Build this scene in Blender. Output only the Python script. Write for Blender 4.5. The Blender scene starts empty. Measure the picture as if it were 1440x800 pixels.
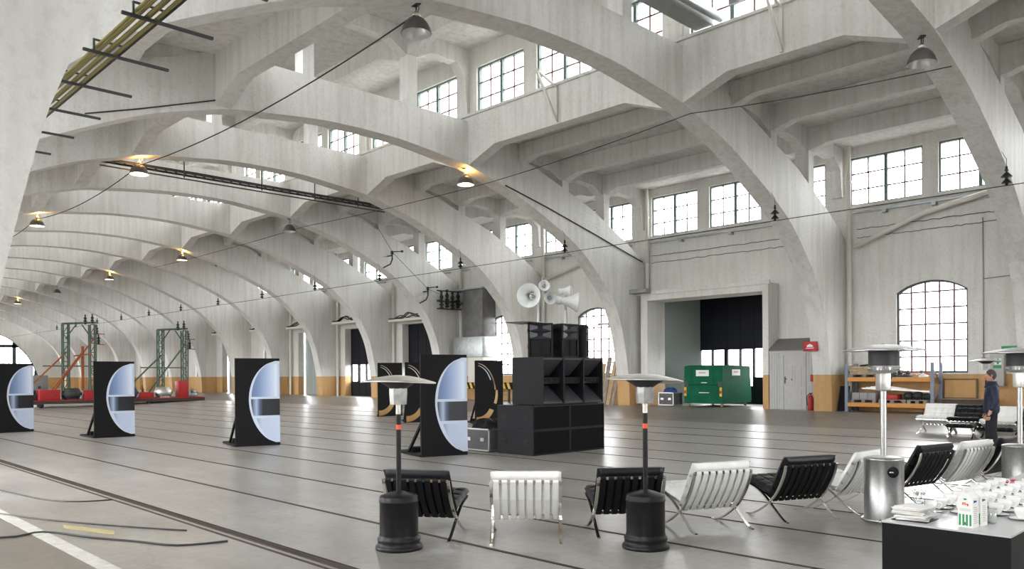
import bpy, bmesh, math, random
from mathutils import Vector, Matrix
S = bpy.context.scene
C = S.collection
PI = math.pi
random.seed(7)

# ------------------------------------------------------------------ helpers
class MB:
    """collects shapes, links them as ONE mesh object"""
    def __init__(self):
        self.bm = bmesh.new()
    def _new(self, faces, mi, sm):
        for f in faces:
            f.material_index = mi
            f.smooth = sm
    def poly(self, vs, mi=0, sm=False):
        try:
            f = self.bm.faces.new([self.bm.verts.new(v) for v in vs])
            f.material_index = mi; f.smooth = sm
        except ValueError:
            pass
    def hexa(self, c, mi=0):
        v = [self.bm.verts.new(p) for p in c]
        for q in ((0,3,2,1),(4,5,6,7),(0,1,5,4),(1,2,6,5),(2,3,7,6),(3,0,4,7)):
            f = self.bm.faces.new([v[i] for i in q]); f.material_index = mi
    def box(self, x0, x1, y0, y1, z0, z1, mi=0):
        self.hexa([(x0,y0,z0),(x1,y0,z0),(x1,y1,z0),(x0,y1,z0),(x0,y0,z1),(x1,y0,z1),(x1,y1,z1),(x0,y1,z1)], mi)
    def rbox(self, x0, x1, y0, y1, z0, z1, r=.02, seg=2, mi=0, sm=True):
        n0 = len(self.bm.faces)
        b2 = bmesh.new()
        bmesh.ops.create_cube(b2, size=1)
        for v in b2.verts:
            v.co = Vector(((x0+x1)/2+v.co.x*(x1-x0), (y0+y1)/2+v.co.y*(y1-y0), (z0+z1)/2+v.co.z*(z1-z0)))
        bmesh.ops.bevel(b2, geom=b2.edges[:], offset=r, segments=seg, profile=.5, affect='EDGES')
        self.merge(b2, None, mi, sm)
    def merge(self, b2, mat=None, mi=0, sm=None):
        m = {}
        for v in b2.verts:
            m[v] = self.bm.verts.new(mat @ v.co if mat else v.co)
        for f in b2.faces:
            try:
                g = self.bm.faces.new([m[v] for v in f.verts])
                g.material_index = mi if mi is not None else f.material_index
                g.smooth = f.smooth if sm is None else sm
            except ValueError:
                pass
        b2.free()
    def obox(self, p0, p1, w, h, up=(0,0,1), mi=0):
        """bar from p0 to p1, w wide, h high"""
        p0, p1 = Vector(p0), Vector(p1)
        d = (p1-p0).normalized(); up = Vector(up)
        s = d.cross(up)
        if s.length < 1e-5: s = d.cross(Vector((1,0,0)))
        s.normalize(); u = s.cross(d)
        s *= w/2; u *= h/2
        self.hexa([p0-s-u,p0+s-u,p1+s-u,p1-s-u,p0-s+u,p0+s+u,p1+s+u,p1-s+u], mi)
    def prism(self, pts, axis, a, b, mi=0):
        """2D polygon extruded along axis: x -> pts (y,z); y -> (x,z); z -> (x,y)"""
        f = {'x': lambda p, t: (t, p[0], p[1]), 'y': lambda p, t: (p[0], t, p[1]), 'z': lambda p, t: (p[0], p[1], t)}[axis]
        A = [self.bm.verts.new(f(p, a)) for p in pts]; B = [self.bm.verts.new(f(p, b)) for p in pts]
        n = len(pts)
        fs = [self.bm.faces.new(A), self.bm.faces.new(B[::-1])]
        for i in range(n):
            fs.append(self.bm.faces.new((A[i], B[i], B[(i+1)%n], A[(i+1)%n])))
        for q in fs: q.material_index = mi
    def tube(self, pts, r, n=8, mi=0, cap=True, sm=True, closed=False):
        pts = [Vector(p) for p in pts]; rr = r if isinstance(r, (list, tuple)) else [r]*len(pts)
        rings = []; prev = None
        for i, p in enumerate(pts):
            if closed: d = pts[(i+1)%len(pts)]-pts[i-1]
            else: d = pts[min(i+1, len(pts)-1)]-pts[max(i-1, 0)]
            d.normalize()
            if prev is None:
                s = d.cross(Vector((0,0,1)))
                if s.length < 1e-4: s = d.cross(Vector((1,0,0)))
            else:
                s = prev - d*prev.dot(d)
            s.normalize(); prev = s; u = d.cross(s)
            rings.append([self.bm.verts.new(p+(s*math.cos(2*PI*k/n)+u*math.sin(2*PI*k/n))*rr[i]) for k in range(n)])
        m = len(rings)
        for i in range(m if closed else m-1):
            for k in range(n):
                f = self.bm.faces.new((rings[i][k], rings[i][(k+1)%n], rings[(i+1)%m][(k+1)%n], rings[(i+1)%m][k]))
                f.material_index = mi; f.smooth = sm
        if cap and not closed:
            f = self.bm.faces.new(rings[0][::-1]); f.material_index = mi
            f = self.bm.faces.new(rings[-1]); f.material_index = mi
    def lathe(self, prof, n=24, mi=0, mat=None, sm=True, cap=False):
        """prof: (r,z) list turned round local z; mat places it"""
        rings = []
        for r, z in prof:
            if r < 1e-6: rings.append([self.bm.verts.new(mat @ Vector((0,0,z)) if mat else (0,0,z))])
            else:
                ring = []
                for k in range(n):
                    a = 2*PI*k/n; q = Vector((r*math.cos(a), r*math.sin(a), z))
                    ring.append(self.bm.verts.new(mat @ q if mat else q))
                rings.append(ring)
        for A, B in zip(rings, rings[1:]):
            for k in range(n):
                a = [A[k%len(A)]] if len(A) == 1 else [A[k], A[(k+1)%n]]
                b = [B[0]] if len(B) == 1 else [B[(k+1)%n], B[k]]
                if len(a)+len(b) < 3: continue
                f = self.bm.faces.new(a+b); f.material_index = mi; f.smooth = sm
        if cap:
            for R in (rings[0], rings[-1]):
                if len(R) > 2:
                    f = self.bm.faces.new(R); f.material_index = mi
    def grid(self, fn, nu, nv, mi=0, sm=True):
        V = [[self.bm.verts.new(fn(i/nu, j/nv)) for j in range(nv+1)] for i in range(nu+1)]
        for i in range(nu):
            for j in range(nv):
                f = self.bm.faces.new((V[i][j], V[i+1][j], V[i+1][j+1], V[i][j+1])); f.material_index = mi; f.smooth = sm
    def mesh(self, name, mats):
        bmesh.ops.remove_doubles(self.bm, verts=self.bm.verts[:], dist=1e-6)
        bmesh.ops.recalc_face_normals(self.bm, faces=self.bm.faces[:])
        me = bpy.data.meshes.new(name); self.bm.to_mesh(me); self.bm.free()
        for m in (mats if isinstance(mats, (list, tuple)) else [mats]): me.materials.append(m)
        return me
    def build(self, name, mats, parent=None, loc=None, rotz=0):
        o = bpy.data.objects.new(name, self.mesh(name, mats)); C.objects.link(o)
        if parent: o.parent = parent
        if loc: o.location = loc
        if rotz: o.rotation_euler.z = rotz
        return o

def inst(me, name, parent=None, loc=(0,0,0), rot=(0,0,0)):
    o = bpy.data.objects.new(name, me); C.objects.link(o)
    o.location = loc; o.rotation_euler = rot
    if parent: o.parent = parent
    return o
def tag(o, label, cat, group=None):
    o['label'] = label; o['category'] = cat
    if group: o['group'] = group
    return o
def thing(name, label, cat, loc=(0,0,0), rotz=0, group=None):
    o = bpy.data.objects.new(name, None); C.objects.link(o)
    o.empty_display_size = .2
    o.location = loc; o.rotation_euler = (0,0,rotz)
    return tag(o, label, cat, group)
def struct(o):
    o['kind'] = 'structure'; return o
def copy_thing(root, loc, rotz, label, group=None):
    r = root.copy(); C.objects.link(r); r.location = loc; r.rotation_euler = (0,0,rotz); r['label'] = label
    if group: r['group'] = group
    for ch in list(root.children):
        c = ch.copy(); C.objects.link(c); c.parent = r
        for g in ch.children:
            d = g.copy(); C.objects.link(d); d.parent = c
    return r
def T(x=0,y=0,z=0): return Matrix.Translation((x,y,z))
def RX(a): return Matrix.Rotation(a,4,'X')
def RY(a): return Matrix.Rotation(a,4,'Y')
def RZ(a): return Matrix.Rotation(a,4,'Z')

# ------------------------------------------------------------------ materials
def mat(name, col=(.5,.5,.5), rough=.6, metal=0, noise=0, nscale=8, bump=0, bscale=40, spec=.5, emit=None, es=0, coat=0):
    m = bpy.data.materials.new(name); m.use_nodes = True
    nt = m.node_tree; b = nt.nodes['Principled BSDF']
    b.inputs['Base Color'].default_value = (*col, 1); b.inputs['Roughness'].default_value = rough
    b.inputs['Metallic'].default_value = metal; b.inputs['Specular IOR Level'].default_value = spec
    if coat: b.inputs['Coat Weight'].default_value = coat
    if emit:
        b.inputs['Emission Color'].default_value = (*emit, 1); b.inputs['Emission Strength'].default_value = es
    tc = nt.nodes.new('ShaderNodeTexCoord')
    if noise:
        n = nt.nodes.new('ShaderNodeTexNoise'); n.inputs['Scale'].default_value = nscale; n.inputs['Detail'].default_value = 6
        r = nt.nodes.new('ShaderNodeValToRGB')
        r.color_ramp.elements[0].position = .3; r.color_ramp.elements[1].position = .7
        r.color_ramp.elements[0].color = (*[c*(1-noise) for c in col], 1)
        r.color_ramp.elements[1].color = (*[min(1, c*(1+noise)) for c in col], 1)
        nt.links.new(tc.outputs['Object'], n.inputs['Vector']); nt.links.new(n.outputs['Fac'], r.inputs[0])
        nt.links.new(r.outputs[0], b.inputs['Base Color'])
    if bump:
        n2 = nt.nodes.new('ShaderNodeTexNoise'); n2.inputs['Scale'].default_value = bscale; n2.inputs['Detail'].default_value = 5
        bp = nt.nodes.new('ShaderNodeBump'); bp.inputs['Strength'].default_value = bump; bp.inputs['Distance'].default_value = .02
        nt.links.new(tc.outputs['Object'], n2.inputs['Vector']); nt.links.new(n2.outputs['Fac'], bp.inputs['Height'])
        nt.links.new(bp.outputs[0], b.inputs['Normal'])
    return m

def limewash(name, white, ochre=None, level=1.74, dirt=.5):
    """whitewashed concrete: broad blotches, vertical runs, fine pitting; ochre dado below level"""
    m = bpy.data.materials.new(name); m.use_nodes = True
    nt = m.node_tree; N = nt.nodes.new; L = nt.links.new; b = nt.nodes['Principled BSDF']
    b.inputs['Roughness'].default_value = .62; b.inputs['Specular IOR Level'].default_value = .3
    g = N('ShaderNodeNewGeometry')
    n1 = N('ShaderNodeTexNoise'); n1.inputs['Scale'].default_value = .55; n1.inputs['Detail'].default_value = 5
    L(g.outputs['Position'], n1.inputs['Vector'])
    mp = N('ShaderNodeMapping'); mp.inputs['Scale'].default_value = (5.5,5.5,.45)
    n2 = N('ShaderNodeTexNoise'); n2.inputs['Scale'].default_value = 1; n2.inputs['Detail'].default_value = 6
    L(g.outputs['Position'], mp.inputs[0]); L(mp.outputs[0], n2.inputs['Vector'])
    r1 = N('ShaderNodeValToRGB'); e = r1.color_ramp.elements
    e[0].position = .36; e[0].color = (*[c*(.90) for c in white],1); e[1].position = .62; e[1].color = (*white,1)
    L(n1.outputs['Fac'], r1.inputs[0])
    r2 = N('ShaderNodeValToRGB'); e = r2.color_ramp.elements
    k = 1-.20*dirt
    e[0].position = .36; e[0].color = (k,k*.985,k*.955,1); e[1].position = .56; e[1].color = (1,1,1,1)
    L(n2.outputs['Fac'], r2.inputs[0])
    mx = N('ShaderNodeMixRGB'); mx.blend_type = 'MULTIPLY'; mx.inputs[0].default_value = 1
    L(r1.outputs[0], mx.inputs[1]); L(r2.outputs[0], mx.inputs[2])
    out = mx.outputs[0]
    if ochre:
        sp = N('ShaderNodeSeparateXYZ'); L(g.outputs['Position'], sp.inputs[0])
        gt = N('ShaderNodeMath'); gt.operation = 'GREATER_THAN'; gt.inputs[1].default_value = level; L(sp.outputs[2], gt.inputs[0])
        m2 = N('ShaderNodeMixRGB'); L(gt.outputs[0], m2.inputs[0])
        m3 = N('ShaderNodeMixRGB'); m3.blend_type = 'MULTIPLY'; m3.inputs[0].default_value = 1; m3.inputs[1].default_value = (*ochre,1)
        L(r2.outputs[0], m3.inputs[2]); L(m3.outputs[0], m2.inputs[1]); L(out, m2.inputs[2]); out = m2.outputs[0]
    L(out, b.inputs['Base Color'])
    n3 = N('ShaderNodeTexNoise'); n3.inputs['Scale'].default_value = 14; n3.inputs['Detail'].default_value = 8
    L(g.outputs['Position'], n3.inputs['Vector'])
    r4 = N('ShaderNodeValToRGB'); e = r4.color_ramp.elements; e[0].position = .36; e[0].color = (.93,.925,.915,1); e[1].position = .48; e[1].color = (1,1,1,1)
    L(n3.outputs['Fac'], r4.inputs[0]); m9 = N('ShaderNodeMixRGB'); m9.blend_type = 'MULTIPLY'; m9.inputs[0].default_value = 1
    L(out, m9.inputs[1]); L(r4.outputs[0], m9.inputs[2]); L(m9.outputs[0], b.inputs['Base Color'])
    bp = N('ShaderNodeBump'); bp.inputs['Strength'].default_value = .5; bp.inputs['Distance'].default_value = .035
    L(n3.outputs['Fac'], bp.inputs['Height']); L(bp.outputs[0], b.inputs['Normal'])
    return m

def floor_mat():
    m = bpy.data.materials.new('worn_concrete_floor'); m.use_nodes = True
    nt = m.node_tree; N = nt.nodes.new; L = nt.links.new; b = nt.nodes['Principled BSDF']
    g = N('ShaderNodeNewGeometry')
    n1 = N('ShaderNodeTexNoise'); n1.inputs['Scale'].default_value = .5; n1.inputs['Detail'].default_value = 8; n1.inputs['Roughness'].default_value = .65
    L(g.outputs['Position'], n1.inputs['Vector'])
    mp = N('ShaderNodeMapping'); mp.inputs['Scale'].default_value = (1.6,.5,1)
    n2 = N('ShaderNodeTexNoise'); n2.inputs['Scale'].default_value = 1.4; n2.inputs['Detail'].default_value = 6; n2.inputs['Roughness'].default_value = .6
    L(g.outputs['Position'], mp.inputs[0]); L(mp.outputs[0], n2.inputs['Vector'])
    r1 = N('ShaderNodeValToRGB'); e = r1.color_ramp.elements
    e[0].position = .3; e[0].color = (.32,.308,.288,1); e[1].position = .72; e[1].color = (.51,.493,.463,1)
    L(n1.outputs['Fac'], r1.inputs[0])
    r2 = N('ShaderNodeValToRGB'); e = r2.color_ramp.elements
    e[0].position = .30; e[0].color = (.80,.79,.77,1); e[1].position = .62; e[1].color = (1,1,1,1)
    L(n2.outputs['Fac'], r2.inputs[0])
    mx = N('ShaderNodeMixRGB'); mx.blend_type = 'MULTIPLY'; mx.inputs[0].default_value = 1
    L(r1.outputs[0], mx.inputs[1]); L(r2.outputs[0], mx.inputs[2])
    # slab joints across the hall every bay half
    br = N('ShaderNodeTexBrick'); br.offset = .0
    br.inputs['Scale'].default_value = 1; br.inputs['Mortar Size'].default_value = .012; br.inputs['Brick Width'].default_value = 3.06; br.inputs['Row Height'].default_value = 5.6
    br.inputs['Color1'].default_value = (1,1,1,1); br.inputs['Color2'].default_value = (.96,.96,.96,1); br.inputs['Mortar'].default_value = (.85,.84,.82,1)
    mp2 = N('ShaderNodeMapping'); mp2.inputs['Location'].default_value = (-.97,1.2,0)
    L(g.outputs['Position'], mp2.inputs[0]); L(mp2.outputs[0], br.inputs['Vector'])
    m2 = N('ShaderNodeMixRGB'); m2.blend_type = 'MULTIPLY'; m2.inputs[0].default_value = 1
    L(mx.outputs[0], m2.inputs[1]); L(br.outputs['Color'], m2.inputs[2])
    # fine dark cracks and an older, darker strip of concrete along the right wall
    v = N('ShaderNodeTexVoronoi'); v.feature = 'DISTANCE_TO_EDGE'; v.inputs['Scale'].default_value = .55
    wn = N('ShaderNodeTexNoise'); wn.inputs['Scale'].default_value = 1.2; wn.inputs['Detail'].default_value = 6
    wa = N('ShaderNodeVectorMath'); wa.operation = 'ADD'; L(g.outputs['Position'], wn.inputs['Vector']); L(g.outputs['Position'], wa.inputs[0]); L(wn.outputs['Color'], wa.inputs[1]); L(wa.outputs[0], v.inputs['Vector'])
    cr = N('ShaderNodeValToRGB'); ce = cr.color_ramp.elements; ce[0].position = .0; ce[0].color = (.62,.60,.57,1); ce[1].position = .012; ce[1].color = (1,1,1,1); L(v.outputs['Distance'], cr.inputs[0])
    m4 = N('ShaderNodeMixRGB'); m4.blend_type = 'MULTIPLY'; m4.inputs[0].default_value = .4; L(m2.outputs[0], m4.inputs[1]); L(cr.outputs[0], m4.inputs[2])
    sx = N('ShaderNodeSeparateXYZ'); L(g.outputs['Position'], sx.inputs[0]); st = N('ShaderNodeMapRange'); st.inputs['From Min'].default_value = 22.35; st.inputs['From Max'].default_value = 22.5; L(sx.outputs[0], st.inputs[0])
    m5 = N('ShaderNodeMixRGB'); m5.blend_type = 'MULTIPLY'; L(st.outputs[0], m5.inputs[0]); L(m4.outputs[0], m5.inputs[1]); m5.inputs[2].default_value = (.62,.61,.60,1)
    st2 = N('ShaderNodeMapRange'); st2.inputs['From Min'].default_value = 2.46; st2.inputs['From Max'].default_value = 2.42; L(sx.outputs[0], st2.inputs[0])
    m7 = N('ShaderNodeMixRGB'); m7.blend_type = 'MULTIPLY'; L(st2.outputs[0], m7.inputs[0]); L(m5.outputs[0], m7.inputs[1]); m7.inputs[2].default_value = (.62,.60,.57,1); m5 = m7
    n5 = N('ShaderNodeTexNoise'); n5.inputs['Scale'].default_value = 9; n5.inputs['Detail'].default_value = 8; n5.inputs['Roughness'].default_value = .75; L(g.outputs['Position'], n5.inputs['Vector'])
    r5 = N('ShaderNodeValToRGB'); e5 = r5.color_ramp.elements; e5[0].position = .35; e5[0].color = (.80,.79,.77,1); e5[1].position = .6; e5[1].color = (1,1,1,1); L(n5.outputs['Fac'], r5.inputs[0])
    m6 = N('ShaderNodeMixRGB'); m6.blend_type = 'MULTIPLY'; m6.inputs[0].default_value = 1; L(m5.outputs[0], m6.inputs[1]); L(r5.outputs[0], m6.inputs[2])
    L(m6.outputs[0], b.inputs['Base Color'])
    r3 = N('ShaderNodeMapRange'); r3.inputs['To Min'].default_value = .24; r3.inputs['To Max'].default_value = .40
    L(n1.outputs['Fac'], r3.inputs[0]); L(r3.outputs[0], b.inputs['Roughness'])
    b.inputs['Specular IOR Level'].default_value = .7
    bp = N('ShaderNodeBump'); bp.inputs['Strength'].default_value = .07; bp.inputs['Distance'].default_value = .02
    L(n2.outputs['Fac'], bp.inputs['Height']); L(bp.outputs[0], b.inputs['Normal'])
    return m

def glass_mat(name, tint=(1,1,1), refl=.06):
    m = bpy.data.materials.new(name); m.use_nodes = True
    nt = m.node_tree; N = nt.nodes.new; L = nt.links.new
    for n in list(nt.nodes): nt.nodes.remove(n)
    o = N('ShaderNodeOutputMaterial'); mx = N('ShaderNodeMixShader'); t = N('ShaderNodeBsdfTransparent'); gl = N('ShaderNodeBsdfGlossy')
    t.inputs[0].default_value = (*tint,1); gl.inputs['Roughness'].default_value = .03; mx.inputs[0].default_value = refl
    L(t.outputs[0], mx.inputs[1]); L(gl.outputs[0], mx.inputs[2]); L(mx.outputs[0], o.inputs[0])
    return m

WHITE = (.745,.745,.725)
M = dict(
    rib=limewash('whitewashed_concrete', WHITE, (.56,.345,.155), 1.74, .55),
    wall=limewash('whitewashed_wall', (.745,.74,.715), (.56,.345,.155), 1.74, .35),
    roof=limewash('whitewashed_ceiling', (.72,.715,.695), None, 0, .7),
    floor=floor_mat(), glass=glass_mat('window_glass'), dimglass=glass_mat('dimming_glass', (.80,.80,.79)),  # grey pane tint added to weaken the daylight into the nave
    frame=mat('grey_green_steel', (.13,.18,.17), .5), frame_dark=mat('dark_green_steel', (.05,.075,.07), .5),
    muntin=mat('rusty_muntin', (.22,.13,.13), .6),
    rail=mat('rusty_rail', (.045,.03,.022), .55, .3, .4, 20), groove=mat('dark_groove', (.03,.027,.024), .9),
    steel=mat('grey_steel', (.42,.45,.46), .35, .8, .15, 6), chrome=mat('chrome', (.78,.77,.74), .14, 1),
    brushed=mat('brushed_steel', (.52,.52,.52), .40, 1, .10, 30), alu=mat('dull_aluminium', (.62,.61,.59), .42, .9, .1, 12),
    black=mat('black_paint', (.011,.011,.0125), .40, 0, .25, 12, spec=.28), blackboard=mat('black_board', (.007,.007,.0085), .65, spec=.2),
    leather=mat('black_leather', (.007,.008,.010), .36, 0, 0, 8, .15, 90, spec=.35), wleather=mat('white_leather', (.86,.86,.84), .42, 0, .04, 12, .1, 70),
    spk=mat('speaker_black', (.011,.010,.0125), .5, 0, .15, 40, .2, 120, spec=.22), grille=mat('grille_black', (.012,.011,.012), .8, 0, .3, 160, spec=.15),
    hornwhite=mat('white_enamel', (.80,.82,.82), .3), holeshade=mat('painted_hole_shade', (.006,.006,.007), .9),  # hole faces are solid; near-black colour stands in for their shade
    cable=mat('olive_cable', (.23,.20,.055), .55), cable_dark=mat('black_cable', (.02,.018,.016), .6),
    darksteel=mat('dark_steel', (.05,.052,.055), .55, .3), porcelain=mat('dark_porcelain', (.012,.012,.014), .3),
    lampshade=mat('grey_lamp_shade', (.10,.098,.095), .45, .3), canister=mat('burner_steel', (.40,.40,.39), .45, .9, .2, 14), lit_ramp=mat('lit_speaker_ramp', (.07,.062,.075), .45), lampin=mat('lamp_reflector', (.72,.72,.72), .35, .6), lampglass=mat('lamp_glass', (.55,.55,.54), .3),  # speaker ramps lighter than the cabinets: the light they catch is in the colour
    bulb=mat('lit_bulb', (1,.8,.5), .5, emit=(1,.72,.40), es=26),
    green=mat('green_paint', (.005,.105,.052), .7, 0, .15, 3, spec=.15), orange=mat('orange_paint', (.62,.26,.04), .5),
    blue=mat('blue_grey_paint', (.19,.23,.30), .5), red=mat('red_paint', (.42,.018,.02), .5), yellow=mat('yellow_paint', (.70,.45,.03), .5),
    signwhite=mat('sign_white', (.80,.80,.78), .5), wood=mat('pale_wood', (.42,.31,.19), .7, 0, .25, 5), greywood=mat('grey_wood', (.27,.24,.20), .8, 0, .3, 6),
    shed=mat('grey_boards', (.47,.47,.46), .6, 0, .05, 4), roofing=mat('roofing_felt', (.17,.165,.16), .8), corr=mat('corrugated_grey', (.26,.29,.28), .5, .1),
    doorblack=mat('black_door', (.010,.011,.016), .6, spec=.2), gsteel=mat('green_frame_paint', (.07,.13,.09), .5, 0, .3, 9), rust=mat('rust_orange', (.38,.11,.04), .7, 0, .3, 12),
    paper=mat('white_paper', (.82,.81,.79), .7), china=mat('white_china', (.84,.84,.83), .18, coat=.4), tabletop=mat('sheen_table_top', (.56,.57,.58), .25),  # table top colour raised to hold its whitish reflection
    tablecloth=mat('black_laminate', (.008,.008,.010), .5, spec=.2), cartongreen=mat('carton_green', (.02,.30,.10), .5), cartonred=mat('carton_red', (.75,.10,.04), .5),
    skin=mat('skin', (.55,.30,.22), .5), hair=mat('grey_hair', (.06,.05,.045), .7), jacket=mat('navy_jacket', (.006,.013,.040), .6, 0, .3, 9, .3, 14),
    trousers=mat('dark_trousers', (.007,.008,.013), .8), shoe=mat('black_shoe', (.01,.01,.01), .4), strap_w=mat('pale_strap', (.80,.81,.78), .5), strap_b=mat('black_strap', (.008,.008,.010), .5, spec=.2),
    bluecloth=mat('blue_cloth', (.02,.05,.22), .8), grey=mat('mid_grey', (.30,.30,.30), .6), creampaint=mat('cream_paint', (.70,.69,.63), .5),
    whitepaint=mat('road_paint', (.62,.61,.57), .7, 0, .15, 8), yellowpaint=mat('worn_yellow_paint', (.50,.42,.22), .8, 0, .2, 8), brown=mat('brown_board', (.17,.12,.07), .7, 0, .2, 4),
    ochre=mat('ochre_board', (.56,.33,.13), .65, 0, .06, 3), caseboard=mat('case_grey', (.09,.09,.095), .6), redcloth=mat('red_wrapper', (.55,.02,.04), .5),
    clear=glass_mat('clear_glass', (.93,.95,.95), .12),
)
# ------------------------------------------------------------------ the hall
XC, HW = 12.5, 13.0                      # centre line, half width
XR, XL = XC+HW, XC-HW
RT = .57                                 # rib thickness along the hall
YR = [-13.9, -8.3, -2.57, 5.25, 10.87, 18.69] + [18.69+5.556*k for k in range(1, 14)]
YEND, YBACK = 18.69+5.556*14, -19.4
def fz(x):
    if x < 15.5: return 0
    if x < 22.4: return .22*(x-15.5)/6.9
    if x < 24.2: return .22+.38*(x-22.4)/1.8
    return .6
INTR = [(0,8.62),(1,8.6),(1.7,8.55),(2.85,8.42),(3.8,8.30),(4.5,8.12),(5.2,7.93),(5.95,7.70),(7.0,7.27),(8.35,6.65),(9.15,6.20),(9.7,5.78),(10.2,5.33),(10.9,4.6),(11.4,3.66),(11.64,2.84),(11.84,1.78),(11.90,.9),(11.90,-.1)]
EXTR = [(13.05,-.1),(13.05,5.92),(12.7,6.2),(11.85,6.72),(11.1,7.08),(9.85,7.71),(8.65,8.13),(8.1,8.32),(6.9,8.72),(6.2,8.90),(5.2,9.2),(4.25,9.6),(4.1,9.66),(0,9.66)]
def smooth(P, k=3):
    out = []
    for i in range(len(P)-1):
        p0, p1, p2, p3 = P[max(i-1,0)], P[i], P[i+1], P[min(i+2,len(P)-1)]
        for j in range(k):
            t = j/k
            out.append(tuple(.5*(2*b+(c-a)*t+(2*a-5*b+4*c-d)*t*t+(3*b-a-3*c+d)*t**3) for a,b,c,d in zip(p0,p1,p2,p3)))
    return out+[P[-1]]
INS = smooth(INTR[:-1], 3)+[INTR[-1]]
half = INS+EXTR
def thick(a):                            # the left legs are heavier
    t = min(1, max(0, (a-4)/7)); return .33*t*t*(3-2*t)
halfL = [(x-thick(x), z) for x, z in INS]+EXTR
outline = [(XC+x, z) for x, z in half]+[(XC-x, z) for x, z in halfL[::-1] if x > 0]
rb = MB(); rb.prism(outline, 'y', 0, RT); RIB = rb.mesh('arch_rib', M['rib'])

def roofz(a): return 9.52-.066*(a-4.1)                 # aisle ceiling
PUR = [(6.2,8.92,8.76,.30),(8.34,8.72,8.56,.32),(10.6,8.58,8.44,.30)]
ct = MB()
ct.box(-.165,.165,0,.42,0,1); COLM = None
def column_mesh(z0, z1):
    b = MB(); b.box(-.165,.165,.015,.42,z0,z1); return b.mesh('column', M['rib'])
COLS = [(1.7, column_mesh(9.5,11.6)),(8.34, column_mesh(7.9,8.75)),(10.6, column_mesh(6.8,8.6))]
tb = MB()
for s in (1,-1):
    # cross beam on the aisle side with haunches at the columns and the wall
    top = [(a, roofz(a)) for a in (13.1,4.1)]
    bot = [(4.1,8.95),(6.0,8.98),(7.55,8.80),(8.1,8.55),(8.6,8.55),(9.1,8.72),(9.9,8.66),(10.4,8.38),(10.8,8.38),(11.3,8.62),(12.3,8.58),(12.75,8.25),(12.85,7.4),(13.1,7.4)]
    tb.prism([(XC+s*a, z) for a, z in bot+top], 'y', .06, .40)
    bot = [(0,11.45),(.95,11.45),(1.5,11.12),(1.9,11.12),(2.45,11.42),(3.4,11.42),(3.75,11.05),(3.86,9.7),(4.15,9.7),(4.15,11.9),(0,11.9)]
    tb.prism([(XC+s*a, z) for a, z in bot], 'y', .06, .40)
BEAM = tb.mesh('roof_beam', M['rib'])
for n, y in enumerate(YR):
    r = struct(inst(RIB, 'trim_%d' % (n+1), None, (0, y, 0)))
    inst(BEAM, 'roof_beam', r)
    for a, me in COLS:
        for s in (1,-1): inst(me, 'column', r, (XC+s*a, 0, 0))
NT = len(YR)

BAYS = list(zip([YBACK-RT]+YR, YR+[YEND]))             # (near rib, next rib)
def bay(i0, i1): return i0+RT, i1
# longitudinal girders, roofs, purlins
def girder(s):
    b = MB()
    for a, c in BAYS:
        y0, y1 = bay(a, c)
        P = [(y0-.3,8.30),(y0,8.30),(y0+1.18,8.73),(y1-1.18,8.73),(y1,8.30),(y1+.3,8.30),(y1+.3,9.78),(y0-.3,9.78)]
        b.prism(P, 'x', XC+s*3.83, XC+s*4.22)
    b.box(min(XC+s*3.75,XC+s*4.22), max(XC+s*3.75,XC+s*4.22), YBACK, YEND, 9.78, 9.85)
    return b
def purlin(s, a, zb, zh, w, zt, step=.6):
    b = MB()
    for p, c in BAYS:
        y0, y1 = bay(p, c)
        P = [(y0-.3,zh),(y0+.1,zh),(y0+step,zb),(y1-step,zb),(y1-.1,zh),(y1+.3,zh),(y1+.3,zt),(y0-.3,zt)]
        b.prism(P, 'x', XC+s*a-w/2, XC+s*a+w/2)
    return b
k = NT+1
for s in (1,-1):
    struct(girder(s).build('trim_%d' % k, M['rib'])); k += 1
    for a, zb, zh, w in PUR:
        struct(purlin(s, a, zb, zh, w, roofz(a)).build('trim_%d' % k, M['rib'])); k += 1
    struct(purlin(s, 1.7, 11.42, 11.12, .34, 11.9, .95).build('trim_%d' % k, M['rib'])); k += 1
rf = MB()
for s in (1,-1):
    rf.prism([(XC+s*4.0,9.53),(XC+s*13.5,8.9),(XC+s*13.5,9.1),(XC+s*4.0,9.73)], 'y', YBACK-.5, YEND+.5)
rf.box(XC-4.6, XC+4.6, YBACK-.5, YEND+.5, 11.9, 12.1)
struct(rf.build('ceiling', M['roof']))

# windows -----------------------------------------------------------
WCACHE = {}
def window_mesh(w, h, cols, rows, mull, gm='glass'):
    key = (round(w,3), round(h,3), cols, rows, mull, gm)
    if key in WCACHE: return WCACHE[key]
    f = MB(); t = .05
    f.box(-.05,.05,-w/2,-w/2+t,0,h); f.box(-.05,.05,w/2-t,w/2,0,h); f.box(-.05,.05,-w/2+t,w/2-t,0,t); f.box(-.05,.05,-w/2+t,w/2-t,h-t,h)
    if mull: f.box(-.05,.05,-.05,.05,t,h-t)
    for c in range(1, cols):
        y = -w/2+w*c/cols
        if mull and abs(y) < .1: continue
        f.box(-.018,.018,y-.022,y+.022,t,h-t,1)
    for r in range(1, rows):
        z = h*r/rows; f.box(-.018,.018,-w/2+t,w/2-t,z-.020,z+.020,1)
    p = MB(); p.box(-.004,.004,-w/2+.02,w/2-.02,.02,h-.02)
    WCACHE[key] = (f.mesh('window_frame', [M['frame'], M['muntin']]), p.mesh('pane', M[gm]))
    return WCACHE[key]
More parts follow.
